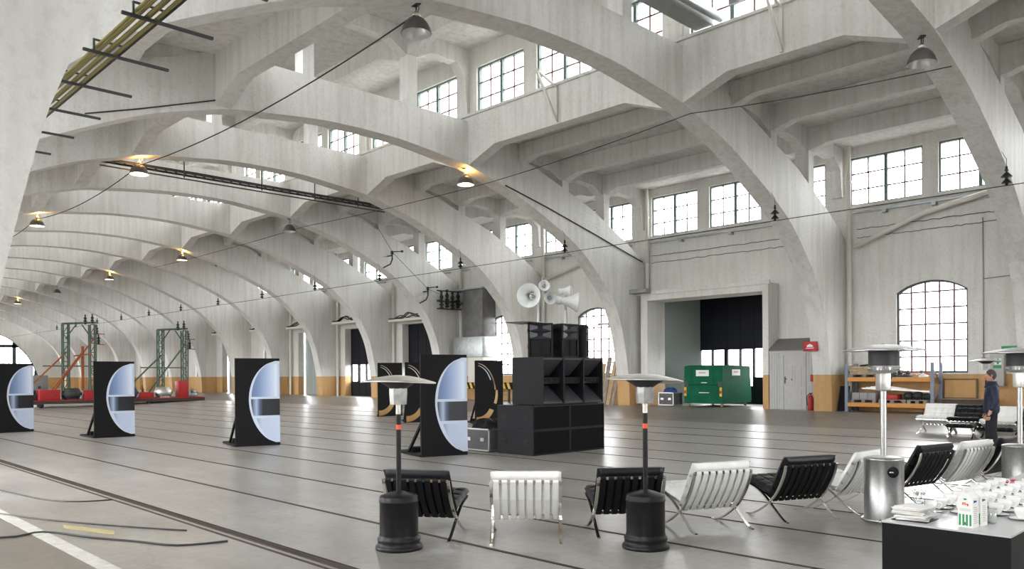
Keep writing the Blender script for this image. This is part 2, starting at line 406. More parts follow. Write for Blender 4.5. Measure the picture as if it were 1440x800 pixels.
def arch_top(w, hs, ha, n=14):
    """points along a segmental arch, left to right: springing hs, crown ha"""
    r = (w*w/4+(ha-hs)**2)/(2*(ha-hs)); cz = ha-r; a0 = math.asin(w/2/r)
    return [(r*math.sin(-a0+2*a0*i/n), cz+r*math.cos(-a0+2*a0*i/n)) for i in range(n+1)]
def arch_window_mesh(w, z0, hs, ha):
    key = ('arch', w, z0, hs, ha)
    if key in WCACHE: return WCACHE[key]
    A = arch_top(w, hs, ha); f = MB(); t = .06
    def ztop(y):
        for (a, b), (c, d) in zip(A, A[1:]):
            if a <= y <= c: return b+(d-b)*(y-a)/(c-a)
        return hs
    f.box(-.06,.06,-w/2,-w/2+t,z0,hs); f.box(-.06,.06,w/2-t,w/2,z0,hs); f.box(-.06,.06,-w/2,w/2,z0,z0+t)
    for (a,b),(c,d) in zip(A, A[1:]): f.hexa([(-.06,a,b-t),(.06,a,b-t),(.06,c,d-t),(-.06,c,d-t),(-.06,a,b),(.06,a,b),(.06,c,d),(-.06,c,d)])
    for i in range(1,5):
        y = -w/2+w*i/5; f.box(-.02,.02,y-.026,y+.026,z0+t,ztop(y)-.02,1)
    for i in range(1,6):
        z = z0+(hs-z0)*i/5.02+.0
        f.box(-.02,.02,-w/2+t,w/2-t,z-.024,z+.024,1)
    p = MB(); p.prism([(-w/2+.02,z0+.02),(w/2-.02,z0+.02)]+[(y*.98,z-.02) for y, z in A[::-1]], 'x', -.004, .004)
    WCACHE[key] = (f.mesh('window_frame', [M['frame_dark'], M['muntin']]), p.mesh('pane', M['glass']))
    return WCACHE[key]
NW = [0]
def put_window(meshes, loc):
    NW[0] += 1
    o = struct(inst(meshes[0], 'window_%d' % NW[0], None, loc)); inst(meshes[1], 'pane', o)
    return o

def strip_windows(i, a, c):
    y0, y1 = bay(a, c)
    if y1-y0 > 6: return [(y0+.1,y0+1.9),(y0+2.38,y0+4.43),(y0+4.94,y0+6.99)]
    return [(y0+.12,y0+.12+(y1-y0-.68)/2),(y1-.12-(y1-y0-.68)/2,y1-.12)]

# lower openings of the right wall, by bay (index of the nearer rib in YR)
ARCHW = {2:(-.6+2.2,), 3:(8.35,), 5:(21.28,), 6:(26.85,), 10:(49.2,), 12:(60.3,), 13:(66.2,), 15:(77,)}
AW, AZ0, AHS, AHA = 1.98, 1.78, 4.22, 4.55
PORT = {4:(13.39,18.12,4.56), 7:(30.9,34.6,4.5), 8:(36.4,40.2,4.5), 9:(42.0,45.6,4.5), 11:(53.2,56.6,4.5), 14:(69.8,73.2,4.5), 16:(80.8,84.4,4.5), 17:(86.4,90,4.5)}
TH = .4
def side_wall(s, name):
    b = MB(); x0, x1 = XC+s*HW, XC+s*(HW+TH)
    def panel(P): b.prism(P, 'x', x0, x1)
    for bi, (a, c) in enumerate(BAYS):
        i = bi-1; y0, y1 = a+RT/2, c+RT/2
        zt = 7.0
        if i in ARCHW:
            yc = ARCHW[i][0]; A = arch_top(AW, AHS, AHA)
            panel([(y0,-.2),(yc-AW/2,-.2),(yc-AW/2,zt),(y0,zt)]); panel([(yc+AW/2,-.2),(y1,-.2),(y1,zt),(yc+AW/2,zt)])
            panel([(yc-AW/2,-.2),(yc+AW/2,-.2),(yc+AW/2,AZ0),(yc-AW/2,AZ0)])
            panel([(yc+p,q) for p,q in A]+[(yc+AW/2,zt),(yc-AW/2,zt)])
        elif i in PORT:
            pa, pc, pz = PORT[i]
            panel([(y0,-.2),(pa,-.2),(pa,zt),(y0,zt)]); panel([(pc,-.2),(y1,-.2),(y1,zt),(pc,zt)]); panel([(pa,pz),(pc,pz),(pc,zt),(pa,zt)])
        else:
            panel([(y0,-.2),(y1,-.2),(y1,zt),(y0,zt)])
        ws = strip_windows(i, a, c); e = [y0]+[v for w in ws for v in w]+[y1]
        panel([(y0,zt),(y1,zt),(y1,7.1),(y0,7.1)])
        for j in range(0, len(e), 2): panel([(e[j],7.1),(e[j+1],7.1),(e[j+1],8.62),(e[j],8.62)])
        panel([(y0,8.62),(y1,8.62),(y1,9.05),(y0,9.05)])
    for z in (7.0,):                                  # ledge under the strip of windows
        b.box(min(x0-s*.06,x1), max(x0-s*.06,x1), YBACK, YEND, z-.02, z+.1)
    struct(b.build(name, M['wall']))
    cl = MB(); q0, q1 = XC+s*3.95, XC+s*4.2
    for bi, (a, c) in enumerate(BAYS):
        y0, y1 = a+RT/2, c+RT/2; ws = strip_windows(bi-1, a, c); e = [y0]+[v for w in ws for v in w]+[y1]
        for j in range(0, len(e), 2): cl.box(min(q0,q1),max(q0,q1),e[j],e[j+1],9.85,11.3)
        cl.box(min(q0,q1),max(q0,q1),y0,y1,11.3,11.95)
    return cl
struct(side_wall(1,'wall_right').build('wall_right_clerestory', M['wall']))
struct(side_wall(-1,'wall_left').build('wall_left_clerestory', M['wall']))
for bi, (a, c) in enumerate(BAYS):
    for w0, w1 in strip_windows(bi-1, a, c): put_window(window_mesh(w1-w0, 1.45, 4, 3, True, 'dimglass'), (XC-4.08,(w0+w1)/2,9.85))
    if bi < 2: continue
    for w0, w1 in strip_windows(bi-1, a, c):
        w = w1-w0
        put_window(window_mesh(w, 1.52, 4, 3, True), (XR+.12,(w0+w1)/2,7.1))
        put_window(window_mesh(w, 1.45, 4, 3, True, 'dimglass'), (XC+4.08,(w0+w1)/2,9.85))
    if bi-1 in ARCHW:
        put_window(arch_window_mesh(AW, AZ0, AHS, AHA), (XR+.14, ARCHW[bi-1][0], 0))

# floor -------------------------------------------------------------
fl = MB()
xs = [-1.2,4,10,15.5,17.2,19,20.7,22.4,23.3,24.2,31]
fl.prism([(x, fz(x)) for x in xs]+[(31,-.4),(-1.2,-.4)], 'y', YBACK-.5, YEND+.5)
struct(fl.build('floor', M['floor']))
# rails let into the floor
def rail_strip(x, w=.10, wide=False):
    z = fz(x); b = MB(); y0, y1 = YBACK, YEND-.6
    zz = lambda q: fz(q)+.004
    def strip(p, q, h, mi): b.hexa([(p,y0,fz(p)-.02),(q,y0,fz(q)-.02),(q,y1,fz(q)-.02),(p,y1,fz(p)-.02),(p,y0,fz(p)+h),(q,y0,fz(q)+h),(q,y1,fz(q)+h),(p,y1,fz(p)+h)], mi)
    if wide:
        strip(x-.03,x+.05,.012,0); strip(x+.05,x+.10,.003,1); strip(x-.125,x-.095,.008,0)
    else:
        strip(x-.022,x+.012,.007,0); strip(x+.012,x+.035,.003,1)
    return b
for x, wd in [(4.05,True),(5.58,False),(7.12,False),(8.72,False),(10.28,False),(12.1,False),(13.95,False),(15.5,False),(17.2,False),(18.9,False),(20.5,False)]:
    struct(rail_strip(x, wide=wd).build('trim_%d' % k, [M['rail'], M['groove']])); k += 1

# end walls; the unseen back one repeats the far arched window ------------------------------
WIN = [(0,7.45),(2,7.4),(4,7.18),(5.6,6.75),(7.2,6.25),(8.1,5.8),(8.9,5.0),(9.7,4.1),(10.3,3.0),(10.7,1.9),(10.78,1.45)]
WINS = smooth(WIN, 2)
def end_wall(name, y, d):
    b = MB(); t = .35*d
    ring = [(XC+x,z) for x,z in WINS[::-1]]+[(XC-x,z) for x,z in WINS if x > 0]
    for (a,b1),(c,d1) in zip(ring, ring[1:]):
        b.hexa([(a,y,b1),(c,y,d1),(c,y+t,d1),(a,y+t,b1),(a,y,12.1),(c,y,12.1),(c,y+t,12.1),(a,y+t,12.1)])
    for s in (1,-1):
        q = sorted((XC+s*10.78, XC+s*13.4)); b.box(q[0],q[1],min(y,y+t),max(y,y+t),-.3,12.1)
    b.box(XC-10.78,XC+10.78,min(y,y+t),max(y,y+t),-.3,1.45)
    struct(b.build(name, M['wall']))
    f = MB(); yy = y+t*.4
    def top(x):
        x = abs(x)
        for (a,b1),(c,d1) in zip(WINS, WINS[1:]):
            if a <= x <= c: return b1+(d1-b1)*(x-a)/(c-a+1e-9)
        return 1.45
    def halfw(z):
        for (a,b1),(c,d1) in zip(WINS, WINS[1:]):
            if d1 <= z <= b1: return a+(c-a)*(b1-z)/(b1-d1+1e-9)
        return 10.7
    x = -10.5
    while x <= 10.51:
        w = .35 if round((x+10.5)/.5) % 4 == 2 else .03
        if top(x) > 1.6: f.box(XC+x-w/2,XC+x+w/2,yy-.05,yy+.05,1.45,top(x))
        x += .5
    for z in (2.0,2.55,3.1,3.65,4.2,5.05,5.6,6.15,6.7):
        h = halfw(z); w = .35 if z == 5.05 else .03
        f.box(XC-h,XC+h,yy-.05,yy+.05,z-w/2,z+w/2)
    for (a,b1),(c,d1) in zip(ring, ring[1:]): f.obox((a,yy,b1),(c,yy,d1),.14,.14)
    NW[0] += 1
    o = struct(f.build('window_%d' % NW[0], M['frame_dark']))
    p = MB(); p.prism(ring, 'y', yy-.004, yy+.004); p.build('pane', M['glass'], o)
end_wall('wall_far', YEND, 1)
end_wall('wall_back', YBACK, -1)  # unseen window, added to light the arches from behind the camera

# portals ------------------------------------------------------------
def alcove(n, ya, yc, zt, xback, front):
    """vestibule behind an opening: side walls, top and a dark door at the back"""
    b = MB(); x0 = XR+TH
    if front:
        # thick white frame standing proud of the wall
        xf = 24.77
        b.box(xf, XR+.02, 13.18, 13.39, .4, 4.84); b.box(xf, XR+.02, 18.12, 18.42, .4, 4.84)
        b.box(xf, XR+.02, 13.39, 18.12, 4.56, 4.84); b.box(xf-.06,xf,13.1,19.3,4.78,4.92)
        struct(b.build('trim_%d' % (900+n), M['wall'])); b = MB()
    # corrugated sides
    m = 30
    for y, s in ((yc,1),(ya,-1)):
        L = xback-x0
        pts = []
        for i in range(m+1):
            pts.append((x0-.02+L*i/m, y+s*(.0 if i%2 else .07)))
        pts += [(xback, y+s*.12),(x0-.02, y+s*.12)]
        b.prism(pts, 'z', .4, zt+.5, 0)
    b.box(x0-.02,xback+.1,ya-.12,yc+.12,zt+.42,zt+.55,1)
    struct(b.build('wall_vestibule', [M['corr'], M['roof']]))
def dark_door(n, ya, yc, zt, xback, win=(1.5,2.72), nw=4, side=0.0):
    """black panelled doors with a row of bright lights low down"""
    b = MB(); g = MB(); e = .03
    y0, y1 = ya+side, yc; z0, z1 = win; pw = (y1-y0)/nw
    b.box(xback,xback+.08,y0,y1,z1,zt+.45); b.box(xback,xback+.08,y0,y1,.45,z0)
    for i in range(nw+1):
        w = .075 if i % 2 == 0 else .035
        y = y0+pw*i; b.box(xback-.02,xback+.1,max(y0,y-w),min(y1,y+w),.45,zt+.45)
    for i in range(nw): g.box(xback+.03,xback+.04,y0+pw*i,y0+pw*(i+1),z0,z1)
    if side: g.box(xback+.05,xback+.06,ya,y0,1.65,2.76); b.box(xback,xback+.08,ya,y0,.45,1.65); b.box(xback,xback+.08,ya,y0,2.76,zt+.45)
    o = struct(b.build('door_%d' % n, M['doorblack'])); g.build('pane', M['glass'], o)
alcove(1, 13.2, 18.12, 4.56, 28.5, True); dark_door(1, 13.2, 18.25, 4.56, 28.5, (1.3,2.74), 4, 2.55)
dark_door(2,30.9,34.6,4.5,XR+.42,(1.45,2.2),5)
dark_door(3,36.4,40.2,4.5,XR+.42,(1.45,2.42),5)
for n, i in enumerate((9,11,14,16,17)):
    pa, pc, pz = PORT[i]; b = MB(); m = 30
    pts = [(XR+.5+(.04 if j%2 else 0), pa+(pc-pa)*j/m) for j in range(m+1)]+[(XR+.62,pc),(XR+.62,pa)]
    b.prism(pts, 'z', .4, pz+.1); b.box(XR+.38,XR+.7,pa-.1,pc+.1,pz,pz+.12)
    struct(b.build('door_%d' % (4+n), M['corr']))
# ------------------------------------------------------------------ patio heaters
def octo(r0, r1, z0, z1, n=8, mi=0, b=None):
    b.lathe([(r0,z0),(r1,z1)], n, mi, None, False)
def black_heater(name, label, x, y, rz, tilt, z=0):
    t = thing(name, label, 'patio heater', (x,y,z), rz, 'black patio heaters')
    b = MB(); b.lathe([(0,0),(.242,0),(.245,.02),(.238,.04),(.222,.05),(.219,.085),(.224,.095),(.222,.115),(.206,.13),(.204,.15)], 40); b.build('base', M['black'], t)
    b = MB(); b.lathe([(.2,.14),(.2,.485),(.207,.49),(.207,.505),(.2,.51),(.2,.54),(.19,.552),(.12,.575),(.05,.595),(.03,.6),(0,.6)], 40); b.build('tank_housing', M['black'], t)
    b = MB(); b.lathe([(.026,.58),(.026,1.40)], 16); b.build('pole', M['black'], t)
    b = MB(); b.lathe([(.0285,1.235),(.0285,1.285)], 16); b.build('warning_label', M['cartonred'], t)['label'] = 'orange red label band on the pole'
    b = MB(); b.lathe([(.027,1.395),(.027,1.5)], 16); b.build('sleeve', M['alu'], t)['label'] = 'bare metal sleeve on the pole'
    b = MB(); b.lathe([(0,1.495),(.088,1.495),(.096,1.60),(.096,1.665),(.102,1.67)], 8, 0, None, False); b.build('burner', M['canister'], t)
    b = MB(); b.lathe([(.09,1.66),(.12,1.685),(.19,1.725),(.2,1.735),(0,1.735)], 24); b.build('burner_cone', M['darksteel'], t)
    n = 40
    m = RX(tilt)
    def P(u, v):
        a = 2*PI*u; r = .39*v; z = .065*(1-v**1.8)+.008*math.sin(2*a+1)*v
        return m @ Vector((r*math.cos(a), r*math.sin(a), z))
    def Q(u, v):
        p = P(u, v); return p-m @ Vector((0,0,.012+.0*v))
    b = MB(); b.grid(P, n, 10); b.grid(Q, n, 10)
    for i in range(n): b.poly([P(i/n,1),P((i+1)/n,1),Q((i+1)/n,1),Q(i/n,1)], 0, True)
    o = b.build('reflector', M['alu'], t); o.location = (0,0,1.735)
    return t
black_heater('patio_heater', 'black patio heater on round base in front of the leftmost black lounge chair', 4.94, 6.78, .4, .02)
black_heater('patio_heater', 'black patio heater with dented reflector, right of the white chair seen squarely from behind', 6.76, 4.98, 1.3, .06)
black_heater('patio_heater', 'distant patio heater whose reflector shows just above the standing man', 23.0, 6.22, 0, 0, fz(23))

def silver_heater(label, x, y, rz):
    t = thing('patio_heater', label, 'patio heater', (x,y,0), rz, 'brushed steel patio heaters')
    b = MB(); b.lathe([(.235,.035),(.235,.05),(.222,.055),(.222,.755),(.226,.76),(.222,.775),(.16,.79),(.04,.80),(0,.80)], 48); b.lathe([(0,.036),(.235,.036)], 48)
    b.build('tank_housing', M['brushed'], t)
    for a in (2.5,-.6,.9,-2.2):
        b = MB(); b.lathe([(0,-.012),(.03,-.012),(.035,0),(.03,.012),(0,.012)], 16, 0, T(.23*math.cos(a),.23*math.sin(a),.035)@RZ(a)@RX(PI/2)); b.build('wheel', M['chrome'], t)
    b = MB(); b.lathe([(0,.2245),(.066,.2245),(.066,.206)], 28, 0, T(0,0,.625)@RX(PI/2)); b.build('hatch_hole', M['holeshade'], t)  # solid disc; the shade of the hole is only its dark colour
    b = MB(); b.tube([(-.05,-.226,.625),(.0,-.228,.622)], .011, 8); b.build('gas_tap', M['chrome'], t)
    b = MB(); b.lathe([(.035,.79),(.035,1.62)], 20); b.build('pole', M['brushed'], t)
    b = MB(); b.rbox(-.065,.065,-.065,.065,1.58,1.80,.012); b.build('control_box', M['alu'], t)
    b = MB()
    for z in (1.74,1.66): b.lathe([(0,-.025),(.022,-.025),(.022,0)], 16, 0, T(.072,0,z)@RY(-PI/2))
    b.build('knob', M['black'], t)
    b = MB(); b.lathe([(.07,1.785),(.13,1.8),(.165,1.815),(.168,1.83)], 32); b.build('burner', M['alu'], t)
    b = MB(); b.lathe([(.165,1.87),(.165,2.06)], 40); b.build('mesh_screen', M['darksteel'], t)
    b = MB()
    for i in range(30):
        a = 2*PI*i/30; b.tube([(.166*math.cos(a),.166*math.sin(a),1.825),(.166*math.cos(a),.166*math.sin(a),1.875)], .005, 5)
    b.lathe([(.169,1.868),(.172,1.872),(.169,1.878)], 32); b.lathe([(.12,1.83),(.12,1.90)], 24)
    b.build('burner_grid', M['brushed'], t)
    b = MB(); n = 48
    P = lambda u, v: Vector((.46*v*math.cos(2*PI*u), .46*v*math.sin(2*PI*u), 2.065+.075*(1-v**1.6)+(.008*((int(u*8*6) % 6) == 0)*v)))
    Q = lambda u, v: P(u,v)-Vector((0,0,.008))
    b.grid(P,n,10); b.grid(Q,n,10)
    for i in range(n): b.poly([P(i/n,1),P((i+1)/n,1),Q((i+1)/n,1),Q(i/n,1)])
    b.build('reflector', M['brushed'], t)
    b = MB(); b.lathe([(.03,2.13),(.03,2.145),(0,2.15)], 12); b.build('finial', M['chrome'], t)
    return t
silver_heater('brushed steel patio heater with round hatch hole standing behind the buffet table', 9.9, 3.78, -.735)
sh = silver_heater('brushed steel patio heater cut by the right edge of the photo', 12.86, 3.06, -.35)
b = MB(); b.box(-.02,.13,-.232,-.2,.4,.58); b.build('hatch_grille', M['darksteel'], sh)

# ------------------------------------------------------------------ lounge chairs
HWc = .372
def edge(s, k=.90):
    s = abs(s)
    return 1.0 if s < k else math.sqrt(max(0, 1-((s-k)/(1-k))**2))
def cushion(w, l, t, nx, ny, material, name, parent, origin, ux, uy):
    """tufted pad: local u over width (x), v along uy; tufts bulge along n"""
    ux, uy = Vector(ux), Vector(uy); n = ux.cross(uy); o = Vector(origin)
    def prof(u, v, s):
        e = edge(u*2-1, .88)*edge(v*2-1, .88)
        h = t/2*e
        if s > 0:
            gu = abs((u*nx) % 1-.5); gv = abs((v*ny) % 1-.5)
            g = max(math.exp(-((.5-gu)/.09)**2) if .04 < u < .96 else 0, math.exp(-((.5-gv)/.09)**2) if .04 < v < .96 else 0)
            q = min(u,1-u,v,1-v); h += e*(.016-.026*g)*min(1,max(0,q-.03)/.10)
        return h*s
    def mk(s): return lambda u, v: o+ux*((u-.5)*w)+uy*(v*l)+n*prof(u,v,s)
    b = MB(); b.grid(mk(1), nx*7, ny*7); b.grid(mk(-1), 24, 20)
    # stitched rim
    b.bm.verts.ensure_lookup_table()
    bmesh.ops.remove_doubles(b.bm, verts=b.bm.verts[:], dist=1e-4)
    return b.build(name, material, parent)
def flatbar(pts, x, w, t):
    b = MB(); n = len(pts); P = [Vector((0,y,z)) for y, z in pts]
    off = []
    for i in range(n):
        d = (P[min(i+1,n-1)]-P[max(i-1,0)]).normalized(); off.append(Vector((0,-d.z,d.y))*t/2)
    A = [[b.bm.verts.new(p+o*s+Vector((x+q*w/2,0,0))) for s, q in ((1,-1),(1,1),(-1,1),(-1,-1))] for p, o in zip(P, off)]
    for a, c in zip(A, A[1:]):
        for k in range(4): b.bm.faces.new((a[k],a[(k+1)%4],c[(k+1)%4],c[k]))
    b.bm.faces.new(A[0]); b.bm.faces.new(A[-1][::-1])
    return b
BACKBAR = smooth([(-.365,.665),(-.34,.57),(-.275,.44),(-.175,.30),(-.05,.19),(.10,.09),(.24,.025),(.34,.006),(.37,.006)], 3)
SEATBAR = smooth([(.40,.385),(.27,.365),(.13,.325),(.0,.255),(-.1,.18),(-.2,.105),(-.3,.035),(-.36,.006),(-.395,.006)], 3)
def lounge_chair(white, label):
    t = thing('lounge_chair', label, 'chair', (0,0,0), 0, 'white tufted lounge chairs' if white else 'black tufted lounge chairs')
    lm = M['wleather'] if white else M['leather']; sm = M['strap_w'] if white else M['strap_b']
    for s in (-1,1):
        flatbar(BACKBAR, s*HWc, .034, .013).build('frame_bar', M['chrome'], t); flatbar(SEATBAR, s*HWc, .034, .013).build('frame_bar', M['chrome'], t)
    for y, z in ((-.362,.655),(-.10,.235),(.39,.382)):
        b = MB(); b.box(-HWc,HWc,y-.006,y+.006,z-.016,z+.016); b.build('crossbar', M['chrome'], t)
    for i in range(8):
        x = -HWc+.055+i*(2*HWc-.11)/7
        b = MB(); w = .030
        P = [(-.369,.675),(-.378,.655),(-.372,.635),(-.345,.57),(-.285,.45),(-.19,.315),(-.115,.222),(-.10,.212),(-.085,.225)]
        for (a,c),(d,e) in zip(P, P[1:]): b.hexa([(x-w,a,c),(x+w,a,c),(x+w,d,e),(x-w,d,e),(x-w,a+.004,c+.003),(x+w,a+.004,c+.003),(x+w,d+.004,e+.003),(x-w,d+.004,e+.003)])
        b.build('back_strap', sm, t)
    b = MB()
    for i in range(8):
        x = -HWc+.055+i*(2*HWc-.11)/7
        P = [(.40,.40),(.405,.375),(.25,.345),(.1,.30),(-.03,.245),(-.09,.215)]
        for (a,c),(d,e) in zip(P, P[1:]): b.hexa([(x-.02,a,c),(x+.02,a,c),(x+.02,d,e),(x-.02,d,e),(x-.02,a,c+.004),(x+.02,a,c+.004),(x+.02,d,e+.004),(x-.02,d,e+.004)])
    b.build('seat_webbing', sm, t)
    uy = Vector((0,-.27,.47)).normalized()
    cushion(.76, .575, .095, 5, 4, lm, 'back_cushion', t, (0,-.060,.264), (-1,0,0), uy)
    uy = Vector((0,.50,.115)).normalized()
    cushion(.76, .52, .095, 5, 4, lm, 'seat_cushion', t, (0,-.09,.325), (1,0,0), uy)
    return t
def place(t, L, Rr, depth=.362):
    """stand the chair so that its rear top bar runs from L to Rr"""
    L, Rr = Vector(L), Vector(Rr); a = math.atan2(Rr.y-L.y, Rr.x-L.x); m = (L+Rr)/2
    f = Vector((-math.sin(a), math.cos(a)))*depth
    return (m.x+f.x, m.y+f.y), a
cw0 = lounge_chair(True, 'white tufted lounge chair seen squarely from behind between the two black heaters')
cb0 = lounge_chair(False, 'black tufted lounge chair partly hidden by the left black heater')
ROW = [
 (cb0, (5.09,7.27), (5.49,6.64), None, 1),
 (cw0, (5.76,6.28), (6.29,5.72), None, 1),
 (cb0, (6.76,5.64), (7.38,5.15), 'black tufted lounge chair partly hidden by the second black heater', 1),
 (cw0, (7.66,5.01), (8.43,4.68), 'white tufted lounge chair just right of the second black heater', 1.03),
 (cb0, (9.0,4.60), (9.76,4.27), 'black tufted lounge chair in the row between two white ones, well clear of any heater', 1.03),
 (cw0, (10.12,4.17), (10.90,4.12), 'white tufted lounge chair cut off by the steel heater with the hatch hole', 1.03),
 (cb0, (11.28,3.84), (12.12,3.66), 'black tufted lounge chair just right of the steel heater with the hatch hole', 1.08),
 (cw0, (12.22,3.58), (13.06,3.42), 'white tufted lounge chair in front of the standing man', 1.08),
 (cb0, (13.62,3.46), (14.42,3.38), 'black tufted lounge chair behind the steel heater at the right edge', 1.06),
]
used = set()
for src, L, Rr, lab, sc in ROW:
    (x, y), a = place(src, L, Rr, .362*sc)
    if lab is None: src.location = (x,y,0); src.rotation_euler.z = a
    else:
        t = copy_thing(src, (x,y,0), a, lab)
        t.scale = (sc,sc,sc)
BACKROW = [
 (cw0, 22.25, 7.15, PI/2, 'white tufted lounge chair facing left beyond the man, nearest the pallet rack'),
 (cb0, 22.0, 6.35, PI/2, 'black tufted lounge chair directly behind the man'),
 (cw0, 21.75, 5.55, PI/2, 'white tufted lounge chair beyond the man, showing to the right of his back'),
 (cb0, 21.55, 4.75, PI/2, 'black tufted lounge chair far right, beyond the pole of the right-edge heater'),
]
for src, x, y, a, lab in BACKROW: copy_thing(src, (x,y,fz(x)), a, lab)
def ottoman(x, y, rz, label):
    t = thing('ottoman', label, 'ottoman', (x,y,fz(x)), rz)
    for s in (-1,1):
        for q in (-1,1):
            P = smooth([(q*.26,.27),(q*.12,.22),(0,.15),(-q*.14,.06),(-q*.26,.006)], 3); flatbar(P, s*.26, .03, .012).build('frame_bar', M['chrome'], t)
    cushion(.6, .56, .09, 4, 4, M['leather'], 'seat_cushion', t, (0,-.28,.32), (1,0,0), (0,1,0))
ottoman(21.3, 6.3, PI/2+.1, 'black tufted ottoman in front of the white chair by the pallet rack')
ottoman(20.75, 5.3, PI/2, 'black tufted ottoman behind the man at hip height')

# ------------------------------------------------------------------ display boards
def print_mat(name, stops, axis=0, scale=1.0):
    m = bpy.data.materials.new(name); m.use_nodes = True; nt = m.node_tree; N = nt.nodes.new; L = nt.links.new
    b = nt.nodes['Principled BSDF']; b.inputs['Roughness'].default_value = .45
    tc = N('ShaderNodeTexCoord'); sp = N('ShaderNodeSeparateXYZ'); L(tc.outputs['Object'], sp.inputs[0])
    mu = N('ShaderNodeMath'); mu.operation = 'MULTIPLY'; mu.inputs[1].default_value = scale; L(sp.outputs[axis], mu.inputs[0])
    r = N('ShaderNodeValToRGB'); e = r.color_ramp.elements
    e[0].position, e[0].color = stops[0][0], (*stops[0][1],1); e[1].position, e[1].color = stops[-1][0], (*stops[-1][1],1)
    for p, c in stops[1:-1]:
        q = e.new(p); q.color = (*c,1)
    L(mu.outputs[0], r.inputs[0]); L(r.outputs[0], b.inputs['Base Color']); return m
PB = print_mat('silver_blue_print', [(.0,(.05,.08,.16)),(.32,(.10,.16,.30)),(.55,(.22,.32,.55)),(.72,(.42,.52,.74)),(.90,(.72,.80,.94)),(1,(.38,.48,.70))], 0, 1/1.14)
PC = print_mat('silver_blue_print_low', [(.0,(.08,.11,.20)),(.42,(.22,.30,.48)),(.58,(.50,.58,.76)),(1,(.58,.66,.84))], 0, 1/1.14)
PE = mat('pale_silver_print', (.60,.67,.80), .45)
PBAND = print_mat('dark_band_print', [(.0,(.01,.01,.02)),(.35,(.015,.02,.04)),(.46,(.38,.48,.66)),(.52,(.10,.14,.24)),(.60,(.008,.010,.016)),(1,(.005,.005,.007))], 0, 1/1.14)
PGOLD = print_mat('gold_print', [(.0,(.34,.18,.05)),(.45,(.62,.42,.18)),(.65,(.20,.06,.03)),(1,(.75,.62,.42))], 2, 1/2.25)
def board_base(t, w):
    b = MB(); b.box(-.02,w+.02,.02,1.45,0,.05); b.build('foot_plate', M['blackboard'], t)
    for x in (.03, w-.03):
        b = MB(); b.obox((x,.80,.05),(x,.05,.72),.05,.06); b.build('brace', M['blackboard'], t)
    b = MB(); b.rbox(.1,.4,.7,.95,.05,.16,.03); b.build('sandbag', M['blackboard'], t)
def silver_board(x, y, a, label):
    """black board printed with an abstract domed silver shape running off its right edge"""
    t = thing('display_board', label, 'display board', (x,y,0), a, 'black boards with silver blue prints')
    w, h = 1.12, 2.25
    b = MB(); b.box(0,w,-.03,.03,0,h); p = b.build('panel', M['blackboard'], t); p.rotation_euler.x = -.012
    g = MB(); lay = [0]
    def shape(pts, mi):
        lay[0] += 1; d = -.030-.0012*lay[0]
        g.prism([(q*w, z*h) for q, z in pts], 'y', -.029, d, mi)
    def arc(cx, cz, rx, rz, a0, a1, n=16): return [(cx+rx*math.cos(math.radians(a0+(a1-a0)*i/n)), cz+rz*math.sin(math.radians(a0+(a1-a0)*i/n))) for i in range(n+1)]
    # a plain half oval in silver blue crossed by one dark band
    def oval(k, z0, z1, n=28):
        def xl(z):
            q = (z-.52)/(.455 if z > .52 else .49); return 1-(.70 if z > .52 else .70)*k*math.sqrt(max(0, 1-abs(q)**(2.1 if z > .52 else 1.75)))
        return [(xl(z0+(z1-z0)*i/n), z0+(z1-z0)*i/n) for i in range(n+1)]+[(1,z1),(1,z0)]
    shape(oval(1,.035,.970), 1)
    shape(oval(.92,.56,.935), 0)
    shape(oval(.93,.345,.535), 2)
    shape(oval(.86,.06,.315), 3)
    g.build('print', [PB, PE, PBAND, PC], p)
    board_base(t, w)
    return t
silver_board(10.74, 13.92, math.radians(-15), 'black board with silver blue print standing nearest, left of the loudspeaker stack')
silver_board(9.07, 19.40, math.radians(-13), 'black board with silver blue print, second nearest of the row on the open floor')
silver_board(7.50, 25.25, math.radians(-2), 'black board with silver blue print in front of the green steel gantries')
silver_board(5.97, 29.98, math.radians(6), 'black board with silver blue print cut by the left edge of the photo')
def gold_board(x, y, a, label, z=None):
    t = thing('display_board', label, 'display board', (x,y,fz(x) if z is None else z), a, 'black boards with gold prints')
    w, h = 1.0, 2.2
    b = MB(); b.box(0,w,-.03,.03,0,h); p = b.build('panel', M['blackboard'], t)
    g = MB(); n = 26
    def band(cx, cz, rx, rz, w0, w1, a0, a1, mi, d):
        for i in range(n):
            q0, q1 = [math.radians(a0+(a1-a0)*(i+k)/n) for k in (0,1)]
            u0, u1 = w0+(w1-w0)*i/n, w0+(w1-w0)*(i+1)/n
            P = [(cx+rx*math.cos(q0),cz+rz*math.sin(q0)),(cx+rx*math.cos(q1),cz+rz*math.sin(q1)),(cx+(rx-u1)*math.cos(q1),cz+(rz-u1)*math.sin(q1)),(cx+(rx-u0)*math.cos(q0),cz+(rz-u0)*math.sin(q0))]
            g.prism(P, 'y', -.029, d, mi)
    band(.05,1.05,.70,1.06,.012,.05,84,8,0,-.032); band(.05,1.05,.60,.98,.01,.035,84,30,1,-.0325)
    band(.05,1.05,.76,.95,.07,.10,8,-22,0,-.0335); band(.05,.75,.66,.72,.16,.22,-22,-90,0,-.034)
    g.build('print', [PGOLD, PE], p); board_base(t, w)
    return t
gold_board(18.25, 20.62, math.radians(-28), 'black board with gold curved print, showing left of the loudspeaker stack above a flight case')
gold_board(18.85, 27.3, math.radians(-35), 'black board with gold print farthest back, framed by the left heater head')
gold_board(17.45, 23.55, math.radians(-32), 'black board with gold print almost hidden behind the nearest silver one')

